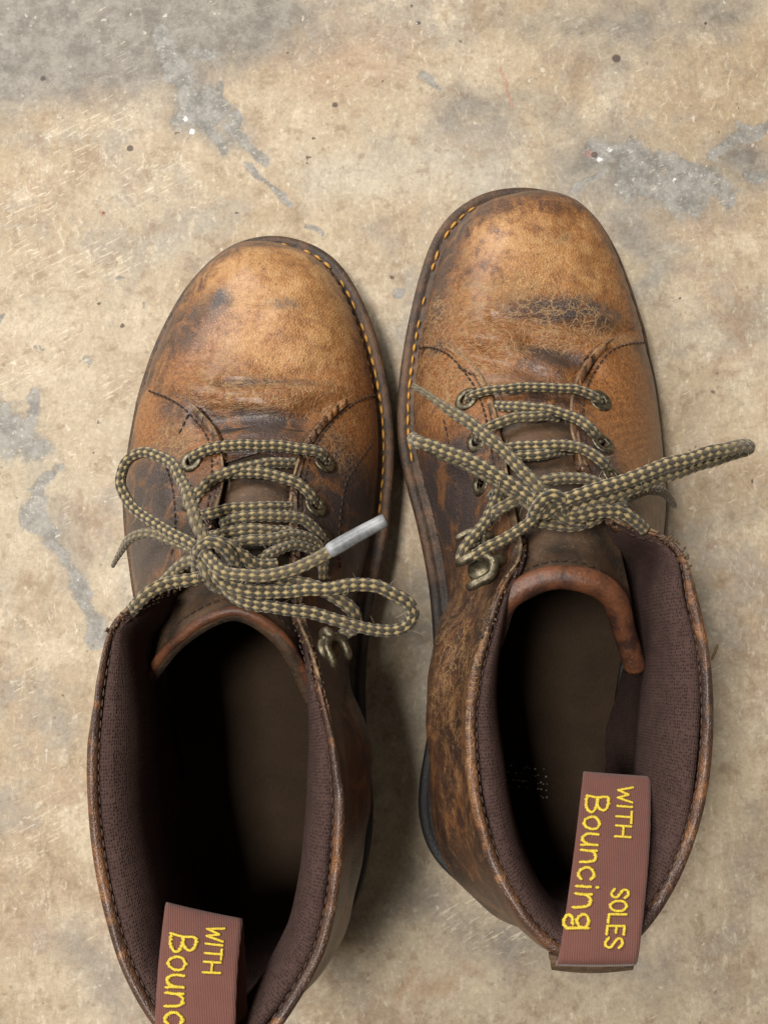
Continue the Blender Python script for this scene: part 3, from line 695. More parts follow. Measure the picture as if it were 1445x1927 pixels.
    for mode, pts, r0_, kw in S['lace']:
        if mode == 'f': w3 = [PH(u, v_, o_) for u, v_, o_ in pts]
        else: w3 = [P(u, v_, o_) for u, v_, o_ in pts]
        w3 = np.array(w3); Lg = np.linalg.norm(np.diff(w3, axis=0), axis=1).sum(); n = max(12, int(Lg/.00036))
        pth = catmull(w3, n); pth = pth+.00022*np.stack([vnoise(pth, 500, 71), vnoise(pth, 500, 72), vnoise(pth, 500, 73)], 1)
        t, N, Bn = frames(pth); th = np.linspace(0, 2*np.pi, seg+1)
        s = np.r_[0, np.cumsum(np.linalg.norm(np.diff(pth, axis=0), axis=1))]
        uu = th/(2*np.pi)*6+.25*vnoise(pth, 300, 75).mean(); vv2 = s/.00265*(1+.0)+.12*vnoise(pth, 260, 76)
        X = uu[None]+0*s[:, None]; Y = vv2[:, None]+0*th[None]
        fa = (X+Y) % 1; fb = (X-Y) % 1
        bumpv = np.minimum(np.minimum(fa, 1-fa), np.minimum(fb, 1-fb))*2
        taper = np.ones(n); e = np.linspace(0, 1, n)
        if 'taper' in kw: taper = np.interp(e, *kw['taper'])
        rad = (r0_*.00081*taper)[:, None]*(.89+.19*np.sqrt(np.clip(bumpv, 0, 1)))
        rad = rad*(1+.035*vnoise(pth, 350, 74))[:, None]
        fl = kw.get('flat', .88)
        v = pth[:, None]+rad[..., None]*(np.cos(th)[None, :, None]*N[:, None]+fl*np.sin(th)[None, :, None]*Bn[:, None])
        V.append(v.reshape(-1, 3)); F += grid_faces(n, seg+1, off=off)
        F += [tuple(off+k for k in range(seg))[::-1], tuple(off+(n-1)*(seg+1)+k for k in range(seg))]
        UV.append(np.stack([X, Y], 2).reshape(-1, 2)); D.append(np.repeat(np.interp(e, *kw['dirt']) if 'dirt' in kw else np.full(n, kw.get('d', 0.0)), seg+1))
        off += n*(seg+1); b.lace_paths.append((pth, r0_*.001))
    lace = part('lace', np.vstack(V), F, M['lace'], uv=np.vstack(UV), attrs={'dirt': np.concatenate(D)})
    lace['label'] = S['lace_label']
    b.lace = lace
    # loose fibres standing off the lace
    fib = []
    for pth, r_ in b.lace_paths:
        for _ in range(int(len(pth)/14.0)):
            i = rng.integers(1, len(pth)-1); d = rng.normal(size=3); d[2] = abs(d[2])*.8; d /= np.linalg.norm(d)
            p0 = pth[i]+d*r_*.85; l_ = rng.uniform(.0008, .0024); c_ = rng.normal(size=3)*.5
            tt = np.linspace(0, 1, 4)[:, None]; fib.append(tube(p0+d*l_*tt+c_*l_*tt**2, [.00007, .00006, .00005, .00003], 3, cap=False))
    vv_, ff_ = join(fib); fo = part('lint_fibre', vv_, ff_, M['dust'], lace); fo['kind'] = 'stuff'
    for pts in S.get('aglets', ()):
        pth = catmull([P(*q) for q in pts], 30); r_ = np.linspace(.0022, .0019, 30); r_[:3] *= [.85, .95, 1]; r_[-2:] *= [.97, .9]; r_ *= 1+.03*vnoise(pth, 400, 81)
        vv_, ff_ = tube(pth, r_, 18); ag = part('aglet', vv_, ff_, M['aglet'], lace)
        hp = pth[-1]; dr = pth[-1]-pth[-2]; dr /= np.linalg.norm(dr)
        vv_, ff_ = tube(np.array([hp-dr*.0010, hp+dr*.00015]), .0017, 14); part('frayed_core', vv_, ff_, M['binding'], ag)
    # --- pull tab
    le = keyspline([P(*q) for q in S['tab_left']], 120); ri = keyspline([P(*q) for q in S['tab_right']], 120)
    q = np.linspace(0, 1, 18); v = le[:, None]*(1-q)[None, :, None]+ri[:, None]*q[None, :, None]
    v[:, :, 2] += .0007*np.sin(np.pi*q)[None]
    Lr = np.r_[0, np.cumsum(np.linalg.norm(np.diff(le, axis=0), axis=1))]; uv = np.stack(np.broadcast_arrays(q[None], (Lr/.021)[:, None]), 2).reshape(-1, 2)
    tab = part('pull_tab', v.reshape(-1, 3), grid_faces(120, 18), M['tab'], uv=uv); fix_normals(tab); modify(tab, 'SOLIDIFY', thickness=.0011, offset=0)
    tab['label'] = S['tab_label']
    # embroidered words
    k0, k1 = S['tab_keys']; nk = len(S['tab_left'])-1
    def surf(p, qq):
        a_, c_ = k0/nk*119, k1/nk*119; s0, s1 = np.interp([a_, c_], np.arange(120), Lr); x = float(np.interp(s0+(s1-s0)*p, Lr, np.arange(120))); i = int(np.clip(math.floor(x), 0, 117)); f_ = x-i
        l_ = le[i]*(1-f_)+le[i+1]*f_; r_ = ri[i]*(1-f_)+ri[i+1]*f_
        pt = l_*(1-qq)+r_*qq; tn = le[i+1]-le[i]; nn = np.cross(r_-l_, tn); nn /= np.linalg.norm(nn); nn = nn if nn[2] > 0 else -nn
        return pt+nn*.0007+np.array([0, 0, .0007*math.sin(math.pi*qq)])
    for word, p0, p1, q0, q1 in S['words']:
        st = []; x = 0; adv = [GLYPH[ch][0] for ch in word]; tot = sum(adv)+.22*(len(word)-1)
        for ch in word:
            wd, strokes = GLYPH[ch]
            for sk in strokes:
                pts = np.array(sk, float)
                if len(pts) > 2: pts = catmull(pts, max(10, 5*len(pts))) if ch in 'BoucngSOC' else pts
                ll = np.r_[0, np.cumsum(np.linalg.norm(np.diff(pts, axis=0), axis=1))]; m_ = max(3, int(ll[-1]/.045))
                dens = np.stack([np.interp(np.linspace(0, ll[-1], m_), ll, pts[:, k]) for k in range(2)], 1)
                pw = [surf(p0+(p1-p0)*(x+a_)/tot, q0+(q1-q0)*b_) for a_, b_ in dens]
                for z_, pt in enumerate(pw):     # short satin threads laid along the tape
                    a_, b_ = dens[z_]+rng.normal(size=2)*.012; e_ = .075*rng.uniform(.6, 1.35)
                    A_ = surf(p0+(p1-p0)*(x+a_)/tot, q0+(q1-q0)*(b_-e_)); B_ = surf(p0+(p1-p0)*(x+a_)/tot, q0+(q1-q0)*(b_+e_))
                    A2 = surf(p0+(p1-p0)*(x+a_-.05)/tot, q0+(q1-q0)*b_); B2 = surf(p0+(p1-p0)*(x+a_+.05)/tot, q0+(q1-q0)*b_)
                    st.append(tube(np.array([A_, pt+[0, 0, .0002], B_]), [.0002, .00038, .0002], 5)); st.append(tube(np.array([A2, pt+[0, 0, .0002], B2]), [.0002, .00036, .0002], 5))
            x += wd+.22
        vv_, ff_ = join(st); part('embroidered_word', vv_, ff_, M['letter'], tab)['label'] = 'yellow embroidered word '+word
    return b

GLYPH = {
 'W': (1.0, [[(0, 1), (.25, 0), (.5, .75), (.75, 0), (1, 1)]]), 'I': (.15, [[(.07, 0), (.07, 1)]]), 'T': (.7, [[(0, 1), (.7, 1)], [(.35, 1), (.35, 0)]]),
 'H': (.65, [[(0, 0), (0, 1)], [(.65, 0), (.65, 1)], [(0, .5), (.65, .5)]]), 'S': (.62, [[(.62, .82), (.4, 1), (.1, .92), (.05, .68), (.3, .52), (.57, .35), (.55, .1), (.3, 0), (0, .15)]]),
 'O': (.68, [[(.34, 1), (.06, .8), (0, .5), (.06, .2), (.34, 0), (.62, .2), (.68, .5), (.62, .8), (.34, 1)]]), 'L': (.55, [[(0, 1), (0, 0), (.55, 0)]]),
 'E': (.55, [[(.55, 1), (0, 1), (0, 0), (.55, 0)], [(0, .52), (.45, .52)]]),
 'B': (.85, [[(.05, 0), (.1, .5), (.05, 1), (.5, 1.02), (.72, .8), (.5, .55), (.15, .52), (.6, .48), (.85, .25), (.55, 0), (.05, 0)]]),
 'o': (.55, [[(.28, .72), (.03, .55), (0, .3), (.15, .03), (.4, .03), (.55, .3), (.5, .6), (.28, .72)]]),
 'u': (.52, [[(.02, .70), (0, .3), (.12, .04), (.35, .04), (.48, .3)], [(.48, .70), (.49, .3), (.52, 0)]]),
 'n': (.52, [[(.0, .70), (.02, .3), (0, 0)], [(.02, .45), (.18, .68), (.40, .66), (.49, .4), (.52, 0)]]),
 'c': (.48, [[(.48, .58), (.28, .72), (.05, .55), (0, .3), (.15, .05), (.35, .02), (.48, .15)]]),
 'i': (.14, [[(.07, 0), (.07, .62)], [(.07, .88), (.07, .95)]]),
 'g': (.56, [[(.50, .62), (.28, .74), (.05, .6), (.05, .35), (.25, .22), (.46, .35), (.50, .62)], [(.50, .72), (.52, .2), (.54, -.15), (.35, -.35), (.08, -.25), (.1, -.05), (.4, .05)]]),
}

# ------------------------------------------------------------------ the boot with the dark interior (left foot)
LEFT = dict(seed=0, heel_s=.5, hf_limit=1110, collar_centre=(405, 1560),
 outline=[(232, 1000), (229, 930), (236, 860), (247, 790), (264, 720), (287, 655), (317, 590), (355, 530), (402, 482), (452, 452), (510, 441), (562, 448), (611, 470), (650, 507), (681, 560), (705, 620), (722, 680), (734, 740), (741, 800), (742, 870), (736, 950), (724, 1040), (702, 1140), (690, 1250), (689, 1350), (698, 1450), (702, 1540), (692, 1630), (668, 1710), (630, 1770), (575, 1808), (510, 1822), (440, 1805), (378, 1762), (338, 1690), (320, 1600), (311, 1500), (298, 1400), (281, 1300), (262, 1200), (245, 1100)],
 spine=[(527, 585, 50, 2.1), (515, 650, 52, 2.1), (500, 720, 55, 2.0), (492, 790, 60, 1.95), (487, 860, 68, 1.9), (480, 950, 81, 1.75), (474, 1040, 95, 1.65), (470, 1130, 107, 1.6), (468, 1200, 113, 1.6)],
 creases=[([(400, 790), (470, 785), (560, 790), (600, 770)], -3.8, 5.0), ([(330, 730), (440, 745), (560, 742), (660, 735)], 1.9, 4.0), ([(420, 722), (500, 718), (590, 700)], -1.5, 2.4), ([(450, 760), (540, 765)], .8, 2.2), ([(600, 690), (660, 700), (690, 690)], -.8, 2.6), ([(640, 540), (672, 620), (685, 680)], -.7, 3.0)],
 stitch_range=((505, 441), (737, 960)), out_sign=-1, binding_r=.5, vamp_range=((232, 985), (736, 950)), vamp_end=(487, 858),
 lateral=[(268, 722, 270, 724, None), (256, 770, 340, 745, None), (248, 820, 393, 795, None), (240, 880, 414, 838, None), (235, 930, 418, 905, None), (236, 1000, 403, 975, None), (242, 1060, 372, 1045, None), (252, 1120, 330, 1102, None),
          (262, 1190, 262, 1132, 106), (275, 1260, 208, 1180, 110), (290, 1330, 181, 1270, 113), (303, 1420, 168, 1400, 116), (313, 1510, 168, 1500, 117), (320, 1600, 178, 1610, 118), (336, 1685, 200, 1720, 120), (372, 1755, 237, 1835, 122), (420, 1795, 297, 1935, 124), (470, 1816, 370, 1992, 125), (510, 1822, 440, 2010, 126)],
 medial=[(731, 732, 714, 732, None), (738, 790, 650, 753, None), (741, 850, 602, 797, None), (739, 910, 573, 840, None), (735, 970, 554, 890, None), (729, 1030, 547, 950, None), (724, 1090, 552, 1030, None), (718, 1150, 556, 1105, None), (713, 1200, 561, 1160, None),
         (709, 1250, 588, 1230, 109), (707, 1310, 610, 1310, 113), (706, 1380, 633, 1400, 116), (706, 1450, 642, 1480, 117), (702, 1540, 644, 1560, 118), (692, 1630, 634, 1680, 119), (668, 1710, 608, 1790, 121), (628, 1772, 553, 1893, 124), (575, 1808, 495, 1970, 125), (510, 1822, 440, 2010, 126)],
 quarter_label=dict(lateral='dark brown quarter beside the pale floor patch', medial='dark brown quarter facing the other boot'),
 seams=dict(lateral=[[(280, 735), (335, 760), (375, 800), (395, 838), (398, 905), (384, 975), (355, 1045)], [(310, 870), (325, 920), (330, 990), (322, 1050)], [(355, 780), (345, 800), (335, 820)]],
            medial=[[(706, 745), (655, 767), (618, 803), (592, 842), (575, 892), (566, 950), (572, 1030)], [(700, 835), (668, 880), (648, 920), (638, 1000), (640, 1070)]]),
 tongue=[[(400, 812, -2, 'f'), (440, 806, -1.6, 'f'), (487, 802, -1.5, 'f'), (535, 806, -1.6, 'f'), (580, 812, -2, 'f')],
         [(395, 895, -2.4, 'f'), (440, 890, -1.2, 'f'), (485, 887, -.8, 'f'), (530, 890, -1.2, 'f'), (580, 895, -2.4, 'f')],
         [(380, 985, -3.5, 'f'), (430, 975, -2.5, 'f'), (480, 972, -2, 'f'), (530, 975, -2.5, 'f'), (578, 985, -3.5, 'f')],
         [(330, 1100, 80, 'a'), (400, 1065, 88, 'a'), (470, 1052, 91, 'a'), (530, 1070, 89, 'a'), (580, 1110, 84, 'a')],
         [(292, 1190, 78, 'a'), (370, 1125, 88, 'a'), (455, 1105, 92, 'a'), (535, 1145, 89, 'a'), (590, 1225, 80, 'a')],
         [(254, 1302, 84, 'a'), (333, 1203, 97, 'a'), (440, 1150, 103, 'a'), (540, 1210, 98, 'a'), (598, 1325, 84, 'a')]],
 eyelets=[(360, 867, 1.0), (611, 868, 1.05), (360, 942, .95), (595, 950, 1.05), (614, 1020, .9)],
 hooks=[(622, 1224, 104, .5, .9, (.05, .75))],
 lace_label='cream and charcoal braided lace tied in a bow with a grey plastic tip',
 lace=[
  ('f', [(362, 868, -2), (366, 856, 3.5), (395, 845, 5), (440, 839, 5.2), (490, 838, 4.5), (550, 842, 5), (590, 848, 5), (608, 858, 3.5), (610, 872, -2)], 2.25, {}),
  ('f', [(362, 945, -1), (370, 930, 3.5), (400, 902, 5), (445, 884, 5), (500, 873, 4), (548, 870, .5), (580, 870, -3)], 2.2, {}),
  ('f', [(400, 905, -3), (430, 893, 2), (470, 889, 4), (525, 896, 4.5), (560, 910, 5), (585, 930, 4.5), (594, 948, -1)], 2.2, {}),
  ('f', [(368, 995, 0), (380, 972, 4.5), (430, 960, 4.5), (500, 953, 3.5), (545, 955, .5), (580, 958, -3)], 2.2, {}),
  ('f', [(420, 985, 0), (450, 975, 4), (510, 970, 4.5), (560, 975, 5), (590, 990, 5), (606, 1015, 3), (612, 1030, -2)], 2.2, {'d': .2}),
  ('f', [(380, 1012, 4), (420, 1004, 5), (470, 997, 4.5), (530, 1000, 3), (570, 1010, 0)], 2.2, {'d': .2}),
  ('f', [(440, 1024, 3), (480, 1017, 5.5), (540, 1009, 6), (590, 1015, 6.5), (606, 1045, 6), (608, 1090, 4)], 2.2, {'d': .3}),
  ('f', [(490, 1058, 3), (515, 1037, 4.5), (555, 1027, 5.5), (590, 1035, 6), (612, 1060, 6)], 2.2, {'d': .3}),
  ('a', [(385, 1052, 108), (350, 1058, 105), (325, 1078, 101), (305, 1100, 97), (330, 1082, 96), (365, 1062, 99), (400, 1050, 103)], 2.2, {'d': .35}),
  # left ear of the bow
  ('a', [(410, 1042, 112), (378, 1000, 113), (360, 950, 110), (343, 900, 104), (313, 865, 99), (270, 852, 95), (236, 872, 92), (228, 915, 92), (255, 958, 95), (305, 992, 101), (355, 1022, 107), (400, 1050, 110)], 2.3, {'dirt': ([0, .1, .25, .4, 1], [.7, .7, .25, 0, 0])}),
  # loose frayed end
  ('a', [(405, 1055, 108), (360, 1034, 106), (315, 1012, 102), (275, 1003, 98), (245, 1015, 92), (226, 1040, 84), (213, 1064, 77)], 2.0, {'dirt': ([0, .3, 1], [.3, .6, 1]), 'taper': ([0, .6, .8, 1], [1, .95, .75, .45])}),
  # right ear
  ('a', [(398, 1050, 113), (412, 1085, 115), (450, 1108, 117), (520, 1114, 119), (600, 1108, 121), (660, 1101, 121), (715, 1106, 120), (757, 1126, 118), (777, 1155, 116), (760, 1180, 115), (715, 1187, 115), (650, 1172, 117), (580, 1153, 118), (510, 1142, 117), (450, 1128, 115), (415, 1090, 111), (405, 1050, 108)], 2.3, {}),
  # end with the plastic tip
  ('a', [(388, 1020, 112), (392, 1048, 116), (425, 1076, 119), (480, 1085, 121), (540, 1075, 122), (590, 1055, 123), (624, 1036, 124)], 2.35, {'dirt': ([0, .6, 1], [.1, .35, .7])}),
  # knot
  ('a', [(372, 1075, 106), (375, 1042, 113), (398, 1022, 117), (422, 1030, 117), (440, 1052, 113), (450, 1075, 108)], 2.4, {'d': .1}),
  ('a', [(376, 1025, 108), (405, 1020, 113), (432, 1026, 114), (455, 1045, 112), (480, 1062, 109), (520, 1062, 106)], 2.3, {'d': .1}),
  ('a', [(378, 1040, 110), (388, 1075, 112), (400, 1100, 109), (420, 1110, 106)], 2.3, {'d': .5}),
  # over the flap edges
  ('a', [(412, 1085, 110), (370, 1088, 111), (325, 1096, 111), (288, 1110, 111), (262, 1132, 110), (246, 1152, 106)], 2.3, {}),
  ('a', [(520, 1092, 108), (580, 1100, 109), (630, 1122, 110), (665, 1150, 108), (668, 1180, 103), (645, 1195, 100)], 2.3, {'d': .2})],
 aglets=[[(618, 1038, 124), (672, 1007, 125), (726, 978, 126)]],
 tab_left=[(312, 2000, 124), (300, 1900, 117), (308, 1760, 109), (312, 1712, 109), (312, 1702, 113), (309, 1725, 117), (299, 1822, 125), (293, 1927, 131), (292, 2005, 133), (296, 2040, 126)],
 tab_right=[(476, 2000, 124), (466, 1900, 117), (462, 1800, 109), (458, 1746, 109), (456, 1733, 113), (454, 1755, 117), (447, 1830, 125), (443, 1935, 131), (441, 2010, 133), (440, 2044, 126)],
 tab_keys=(4.0, 8.0), words=[('WITH', .12, .46, .58, .79), ('Bouncing', .22, 1.04, .13, .44)],
 tab_label='maroon pull tab embroidered in yellow',
 wear=dict(tan=[(520, 560, 190, 150, .32), (540, 490, 80, 60, .7), (500, 570, 90, 80, .6), (590, 620, 90, 90, .75), (440, 520, 60, 60, .7), (520, 660, 90, 50, .6), (620, 560, 40, 60, .6)],
           orange=[(510, 600, 300, 260, .75), (300, 860, 110, 120, .35), (660, 850, 110, 140, .35), (550, 720, 130, 40, 1.0), (420, 700, 70, 40, .9), (610, 745, 60, 40, .8), (650, 620, 40, 70, .6), (320, 830, 50, 40, .7), (650, 840, 60, 60, .7), (340, 880, 50, 40, .5), (640, 790, 50, 50, .5), (270, 780, 30, 40, .7)],
           dark=[(290, 910, 90, 110, .65), (655, 960, 80, 120, .65), (345, 1010, 50, 60, .4), (355, 620, 50, 75, 0.7752), (418, 565, 32.5, 42.5, 0.7344), (545, 573, 56.25, 20, 0.612), (300, 640, 30, 75, 0.4896), (480, 785, 112.5, 27.5, 1.08), (440, 722, 50, 15, 0.756), (545, 718, 75, 12.5, 0.756), (520, 828, 112.5, 32.5, 0.594), (300, 930, 75, 75, 0.72), (340, 760, 62.5, 37.5, 0.648), (640, 930, 87.5, 75, 0.675), (280, 1040, 75, 87.5, 0.81), (650, 1060, 75, 100, 0.81), (690, 560, 15, 50, 0.2448), (420, 470, 75, 17.5, 0.408), (520, 462, 112.5, 15, 0.5712), (640, 660, 25, 50, 0.3264), (650, 1300, 100, 325, 0.405)],
           crack=[(520, 745, 170, 40, .55), (400, 700, 60, 50, .4), (330, 840, 60, 50, .55), (640, 850, 60, 50, .4)]))

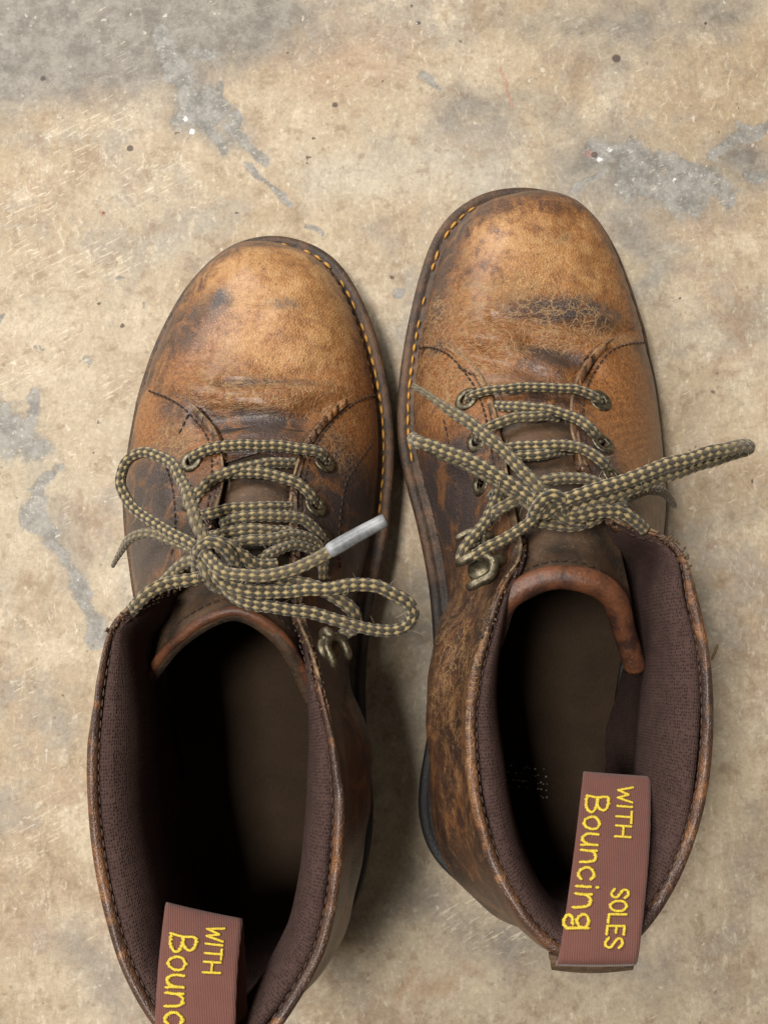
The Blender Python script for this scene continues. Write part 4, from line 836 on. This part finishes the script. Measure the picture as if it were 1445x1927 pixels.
RIGHT = dict(seed=5, heel_s=.5, hf_limit=1010, collar_centre=(1105, 1380),
 outline=[(1258, 950), (1254, 880), (1249, 815), (1240, 740), (1226, 670), (1213, 612), (1195, 556), (1172, 492), (1141, 432), (1102, 387), (1050, 361), (985, 350), (915, 360), (858, 392), (818, 440), (791, 510), (771, 590), (758, 660), (749, 735), (747, 800), (753, 860), (767, 920), (783, 980), (800, 1060), (811, 1140), (816, 1250), (806, 1370), (789, 1480), (791, 1550), (813, 1610), (855, 1657), (910, 1695), (980, 1718), (1045, 1708), (1102, 1675), (1145, 1620), (1167, 1550), (1178, 1450), (1190, 1350), (1206, 1250), (1226, 1150), (1248, 1050)],
 spine=[(990, 485, 50, 2.1), (992, 550, 52, 2.1), (998, 620, 55, 2.0), (1003, 690, 60, 1.95), (1008, 760, 68, 1.9), (1016, 840, 81, 1.75), (1028, 920, 94, 1.65), (1042, 1000, 106, 1.6), (1050, 1060, 112, 1.6)],
 creases=[([(1000, 650), (1060, 665), (1100, 690)], -3.6, 5.0), ([(850, 630), (940, 640), (1000, 665), (1060, 700)], 2.0, 4.2), ([(930, 600), (1040, 605), (1120, 628), (1190, 625)], -1.8, 2.6), ([(960, 585), (1060, 595), (1150, 600)], .8, 2.4), ([(890, 665), (960, 690), (1010, 705)], -1.7, 2.8), ([(850, 470), (845, 560)], -.6, 4.0), ([(830, 650), (880, 690)], .8, 2.5)],
 stitch_range=((880, 378), (768, 930)), out_sign=1, binding_r=1.2, vamp_range=((1256, 930), (768, 925)), vamp_end=(1008, 768),
 lateral=[(1220, 632, 1219, 632, None), (1230, 690, 1150, 640, None), (1240, 740, 1105, 680, None), (1246, 790, 1080, 735, None), (1252, 850, 1076, 800, None), (1256, 900, 1092, 870, None), (1258, 940, 1120, 925, None), (1257, 985, 1147, 975, None),
          (1252, 1030, 1200, 992, 106), (1245, 1070, 1256, 1012, 109), (1236, 1110, 1295, 1052, 112), (1224, 1160, 1311, 1130, 114), (1208, 1240, 1331, 1225, 116), (1192, 1335, 1339, 1350, 117), (1178, 1450, 1329, 1480, 118), (1167, 1550, 1300, 1592, 119), (1145, 1620, 1255, 1690, 121), (1102, 1675, 1193, 1770, 123), (1048, 1706, 1125, 1803, 124), (985, 1718, 1078, 1808, 125)],
 medial=[(762, 640, 780, 638, None), (753, 690, 842, 648, None), (749, 735, 888, 687, None), (747, 790, 914, 728, None), (751, 840, 930, 772, None), (760, 890, 943, 835, None), (770, 940, 954, 905, None), (780, 980, 968, 970, None), (785, 1030, 979, 1022, None),
         (789, 1090, 970, 1062, 106), (790, 1140, 941, 1105, 110), (790, 1200, 915, 1170, 113), (789, 1270, 893, 1250, 115), (787, 1350, 880, 1340, 117), (785, 1430, 882, 1440, 118), (786, 1500, 894, 1530, 119), (803, 1590, 925, 1630, 121), (840, 1643, 975, 1722, 123), (905, 1692, 1030, 1783, 124), (985, 1718, 1078, 1808, 125)],
 quarter_label=dict(lateral='russet brown quarter with folded-open flap', medial='cracked brown quarter with brass hooks'),
 seams=dict(lateral=[[(1212, 645), (1155, 657), (1122, 695), (1100, 742), (1097, 803), (1112, 868), (1138, 915)], ],
            medial=[[(788, 652), (838, 664), (874, 700), (896, 735), (911, 776), (923, 838), (934, 905), (946, 965)], [(835, 790), (848, 850), (857, 920), (862, 990)], [(862, 690), (880, 700), (893, 712)]]),
 tongue=[[(915, 715, -2, 'f'), (960, 709, -1.6, 'f'), (1005, 705, -1.5, 'f'), (1050, 709, -1.6, 'f'), (1095, 717, -2, 'f')],
         [(925, 802, -2.4, 'f'), (970, 795, -1.2, 'f'), (1015, 792, -.8, 'f'), (1060, 795, -1.2, 'f'), (1110, 802, -2.4, 'f')],
         [(940, 890, -3.5, 'f'), (985, 882, -2.5, 'f'), (1030, 878, -2, 'f'), (1080, 882, -2.5, 'f'), (1135, 895, -3.5, 'f')],
         [(955, 1010, 84, 'a'), (1000, 985, 92, 'a'), (1050, 975, 95, 'a'), (1105, 985, 92, 'a'), (1165, 1020, 84, 'a')],
         [(935, 1110, 86, 'a'), (985, 1050, 97, 'a'), (1058, 1030, 101, 'a'), (1130, 1055, 98, 'a'), (1190, 1150, 86, 'a')],
         [(922, 1215, 99, 'a'), (960, 1122, 106, 'a'), (1060, 1085, 109, 'a'), (1150, 1122, 105, 'a'), (1197, 1265, 88, 'a')]],
 eyelets=[(877, 751, 1.12), (1129, 754, 1.05), (896, 830, 1.0), (1134, 834, 1.05), (904, 910, 1.0), (1152, 896, 1.0)],
 hooks=[(892, 1024, 98, -1.15, .85, (0, -.3)), (903, 1074, 104, -1.15, 1.1, (0, -.25))],
 lace_label='cream and charcoal braided lace tied in a flattened bow with dark frayed ends',
 lace=[
  ('f', [(884, 756, -2), (886, 746, 3), (910, 737, 5), (960, 730, 4.8), (1020, 729, 4.5), (1075, 733, 5), (1108, 741, 4.5), (1124, 752, 2), (1127, 760, -2)], 2.25, {}),
  ('f', [(920, 762, -3), (945, 764, 1), (985, 766, 4), (1035, 772, 4.5), (1080, 786, 5), (1110, 806, 5), (1128, 830, -1)], 2.25, {}),
  ('f', [(900, 830, -1), (907, 818, 3.5), (930, 799, 5), (965, 787, 4.5), (1010, 784, 3), (1050, 786, -1)], 2.25, {}),
  ('f', [(945, 846, -1), (965, 841, 4), (1010, 838, 4.5), (1060, 839, 5), (1100, 848, 5), (1130, 866, 5), (1148, 892, -1)], 2.25, {}),
  ('f', [(950, 866, 1), (975, 858, 3), (1020, 854, 2.5), (1060, 850, -1)], 2.2, {}),
  ('f', [(990, 915, 2), (1030, 904, 4.5), (1080, 900, 5), (1120, 906, 5), (1150, 920, 3)], 2.2, {'d': .3}),
  # side strand down to the hooks
  ('a', [(925, 935, 92), (935, 925, 97), (930, 950, 99), (915, 980, 101), (893, 1008, 103), (872, 1035, 104), (868, 1050, 104), (885, 1048, 106), (920, 1030, 108), (960, 1008, 109), (1000, 980, 111), (1030, 945, 115), (1045, 925, 117)], 2.3, {}),
  ('a', [(915, 985, 97), (935, 962, 102), (960, 945, 105), (985, 935, 106)], 2.2, {'d': .2}),
  # knot
  ('a', [(1000, 985, 108), (1012, 955, 115), (1035, 932, 118), (1055, 938, 117), (1060, 965, 112)], 2.4, {}),
  ('a', [(1005, 935, 108), (1030, 950, 113), (1060, 975, 112), (1095, 982, 109)], 2.3, {'d': .2}),
  # free end with the thin tip
  ('a', [(1040, 945, 113), (1000, 905, 114), (950, 852, 113), (900, 808, 110), (860, 780, 107), (825, 757, 105), (800, 740, 104), (776, 727, 103)], 2.25, {'dirt': ([0, .6, .8, 1], [.25, .2, .7, 1]), 'taper': ([0, .68, .82, 1], [1, 1, .68, .5])}),
  # left ear seen edge-on
  ('a', [(1035, 960, 111), (990, 930, 112), (930, 890, 111), (870, 860, 109), (820, 842, 107), (786, 832, 105), (776, 824, 100), (790, 832, 96), (840, 857, 97), (900, 886, 101), (960, 922, 105), (1010, 958, 107)], 2.35, {'dirt': ([0, .35, .55, 1], [0, .1, .6, .5])}),
  # right ear seen edge-on
  ('a', [(1020, 970, 112), (1060, 942, 116), (1120, 922, 118), (1190, 900, 118), (1260, 873, 117), (1330, 853, 115), (1385, 841, 113), (1408, 840, 109), (1395, 849, 105), (1340, 866, 105), (1260, 893, 107), (1180, 922, 109), (1110, 945, 110), (1050, 965, 109)], 2.4, {'dirt': ([0, .40, .48, .6, 1], [0, .1, .9, .45, .2])}),
  ('a', [(1030, 962, 110), (1075, 972, 112), (1125, 964, 113), (1165, 962, 113), (1190, 976, 112), (1212, 998, 108)], 2.3, {}),
  ('a', [(1010, 978, 107), (1060, 990, 107), (1110, 980, 108), (1150, 955, 107), (1170, 950, 103)], 2.3, {'d': .3}),
  ('a', [(1180, 935, 92), (1220, 922, 84), (1250, 928, 74), (1268, 952, 64)], 2.0, {'d': .9, 'taper': ([0, .7, 1], [1, .95, .6])})],
 tab_left=[(1066, 1775, 124), (1085, 1640, 113), (1103, 1490, 98), (1101, 1463, 97), (1097, 1456, 101), (1094, 1480, 105), (1083, 1575, 116), (1068, 1690, 126), (1052, 1794, 131), (1046, 1812, 127), (1044, 1812, 112)],
 tab_right=[(1196, 1765, 122), (1226, 1640, 113), (1230, 1500, 98), (1228, 1473, 97), (1222, 1465, 101), (1223, 1490, 105), (1221, 1585, 116), (1212, 1695, 126), (1200, 1795, 131), (1193, 1812, 127), (1190, 1812, 112)],
 tab_keys=(4.0, 8.0), words=[('WITH', .09, .40, .52, .73), ('Bouncing', .16, .89, .09, .38), ('SOLES', .69, .97, .55, .77)],
 tab_label='maroon pull tab embroidered in yellow',
 wear=dict(tan=[(1000, 490, 180, 150, .16), (1000, 480, 110, 60, .55), (940, 430, 60, 40, .6), (1050, 520, 80, 60, .7), (1110, 500, 50, 80, .6), (900, 560, 40, 40, .5), (1060, 410, 60, 30, .5)],
           orange=[(1000, 530, 300, 260, .7), (860, 1350, 110, 300, .35), (860, 800, 110, 140, .35), (1190, 830, 110, 140, .45), (1130, 540, 60, 80, .6), (1090, 420, 60, 40, .6), (870, 590, 40, 50, .8), (940, 640, 110, 26, .9), (1120, 612, 90, 18, .8), (860, 720, 60, 60, .7), (1180, 760, 60, 80, .9), (1160, 670, 50, 30, .5), (1200, 850, 50, 80, .6), (830, 870, 30, 40, .4), (840, 1050, 50, 60, .5)],
           dark=[(835, 920, 70, 110, .6), (900, 860, 40, 60, .35), (1190, 940, 60, 60, .5), (1110, 870, 40, 50, .4), (820, 1150, 40, 90, .4), (960, 705, 70, 22, .35), (850, 440, 30, 87.5, 0.7888), (905, 400, 75, 27.5, 0.5916), (1050, 440, 75, 30, 0.4437), (1020, 580, 112.5, 37.5, 0.8381), (1120, 590, 75, 37.5, 0.7395), (1060, 675, 62.5, 22.5, 0.986), (1010, 655, 50, 17.5, 0.6902), (825, 560, 32.5, 112.5, 0.6902), (830, 920, 50, 75, 0.9), (820, 660, 37.5, 20, 0.493), (1150, 665, 50, 15, 0.3944), (1130, 850, 37.5, 62.5, 0.63), (900, 990, 50, 62.5, 0.45), (1080, 385, 50, 17.5, 0.493), (890, 520, 25, 37.5, 0.493), (960, 720, 75, 25, 0.45), (840, 1010, 50, 62.5, 0.54)],
           crack=[(940, 590, 150, 70, 1.2), (1080, 620, 110, 30, .9), (880, 640, 80, 60, .8), (850, 730, 70, 60, .7), (840, 1220, 80, 130, .45), (850, 1050, 60, 70, .4), (870, 1500, 90, 160, .22)]))

lb = build_boot(LEFT, 'worn brown boot with a looped bow and a grey plastic lace tip, tan toe')
rb = build_boot(RIGHT, 'worn brown boot with cracked toe, open tongue and brass hooks in view')

# worn silver print on the insole of the second boot
q = []
for r in range(5):
    for c in range(16):
        if random.random() < .45: continue
        p = P(950+c*5.2+random.uniform(-1, 1), 1440+r*13+c*.6+random.uniform(-1.5, 1.5), 25)
        p[2] = .02455; s = random.uniform(.0001, .0003)
        q.append((np.array([p+[-s, -s, 0], p+[s, -s, 0], p+[s, s*1.3, 0], p+[-s, s, 0]]), [(0, 1, 2, 3)]))
v_, f_ = join(q); po = mesh_obj('worn_print', v_, f_, M['silver'], rb.insole, org=rb.org, smooth=False); po['kind'] = 'stuff'

# heel counter strip seen under the second boot's pull tab
def heel_strip(b, S, cu):
    le = [P(cu-88, 1797, 124), P(cu-84, 1812, 122), P(cu-82, 1816, 112), P(cu-84, 1790, 80)]; ri = [P(cu+72, 1797, 124), P(cu+70, 1812, 122), P(cu+68, 1816, 112), P(cu+60, 1790, 80)]
    le = keyspline(le, 24); ri = keyspline(ri, 24); qq = np.linspace(0, 1, 20)
    v = le[:, None]*(1-qq)[None, :, None]+ri[:, None]*qq[None, :, None]; v[:, :, 1] -= (.0008*np.sin(np.pi*qq))[None]
    o = b.part('heel_strip', v.reshape(-1, 3), grid_faces(24, 20), M['edge']); fix_normals(o); modify(o, 'SOLIDIFY', thickness=.002, offset=0)
heel_strip(rb, RIGHT, 1120)

# small loose things on the floor
def sliver(name, pts, r, mat, label, cat):
    p = catmull([P(*q) for q in pts], 20); org = p[0].copy(); org[2] = 0
    v, f = tube(p, np.full(20, r)*np.interp(np.linspace(0, 1, 20), [0, .1, .9, 1], [.4, 1, 1, .4]), 7)
    o = mesh_obj(name, v-org, f, mat); o.location = org; o['label'] = label; o['category'] = cat
sliver('straw_sliver', [(1350, 1213, .5), (1345, 1226, .5), (1338, 1242, .5)], .0005, M['straw'], 'thin dry straw sliver on the floor beside the open boot', 'straw')
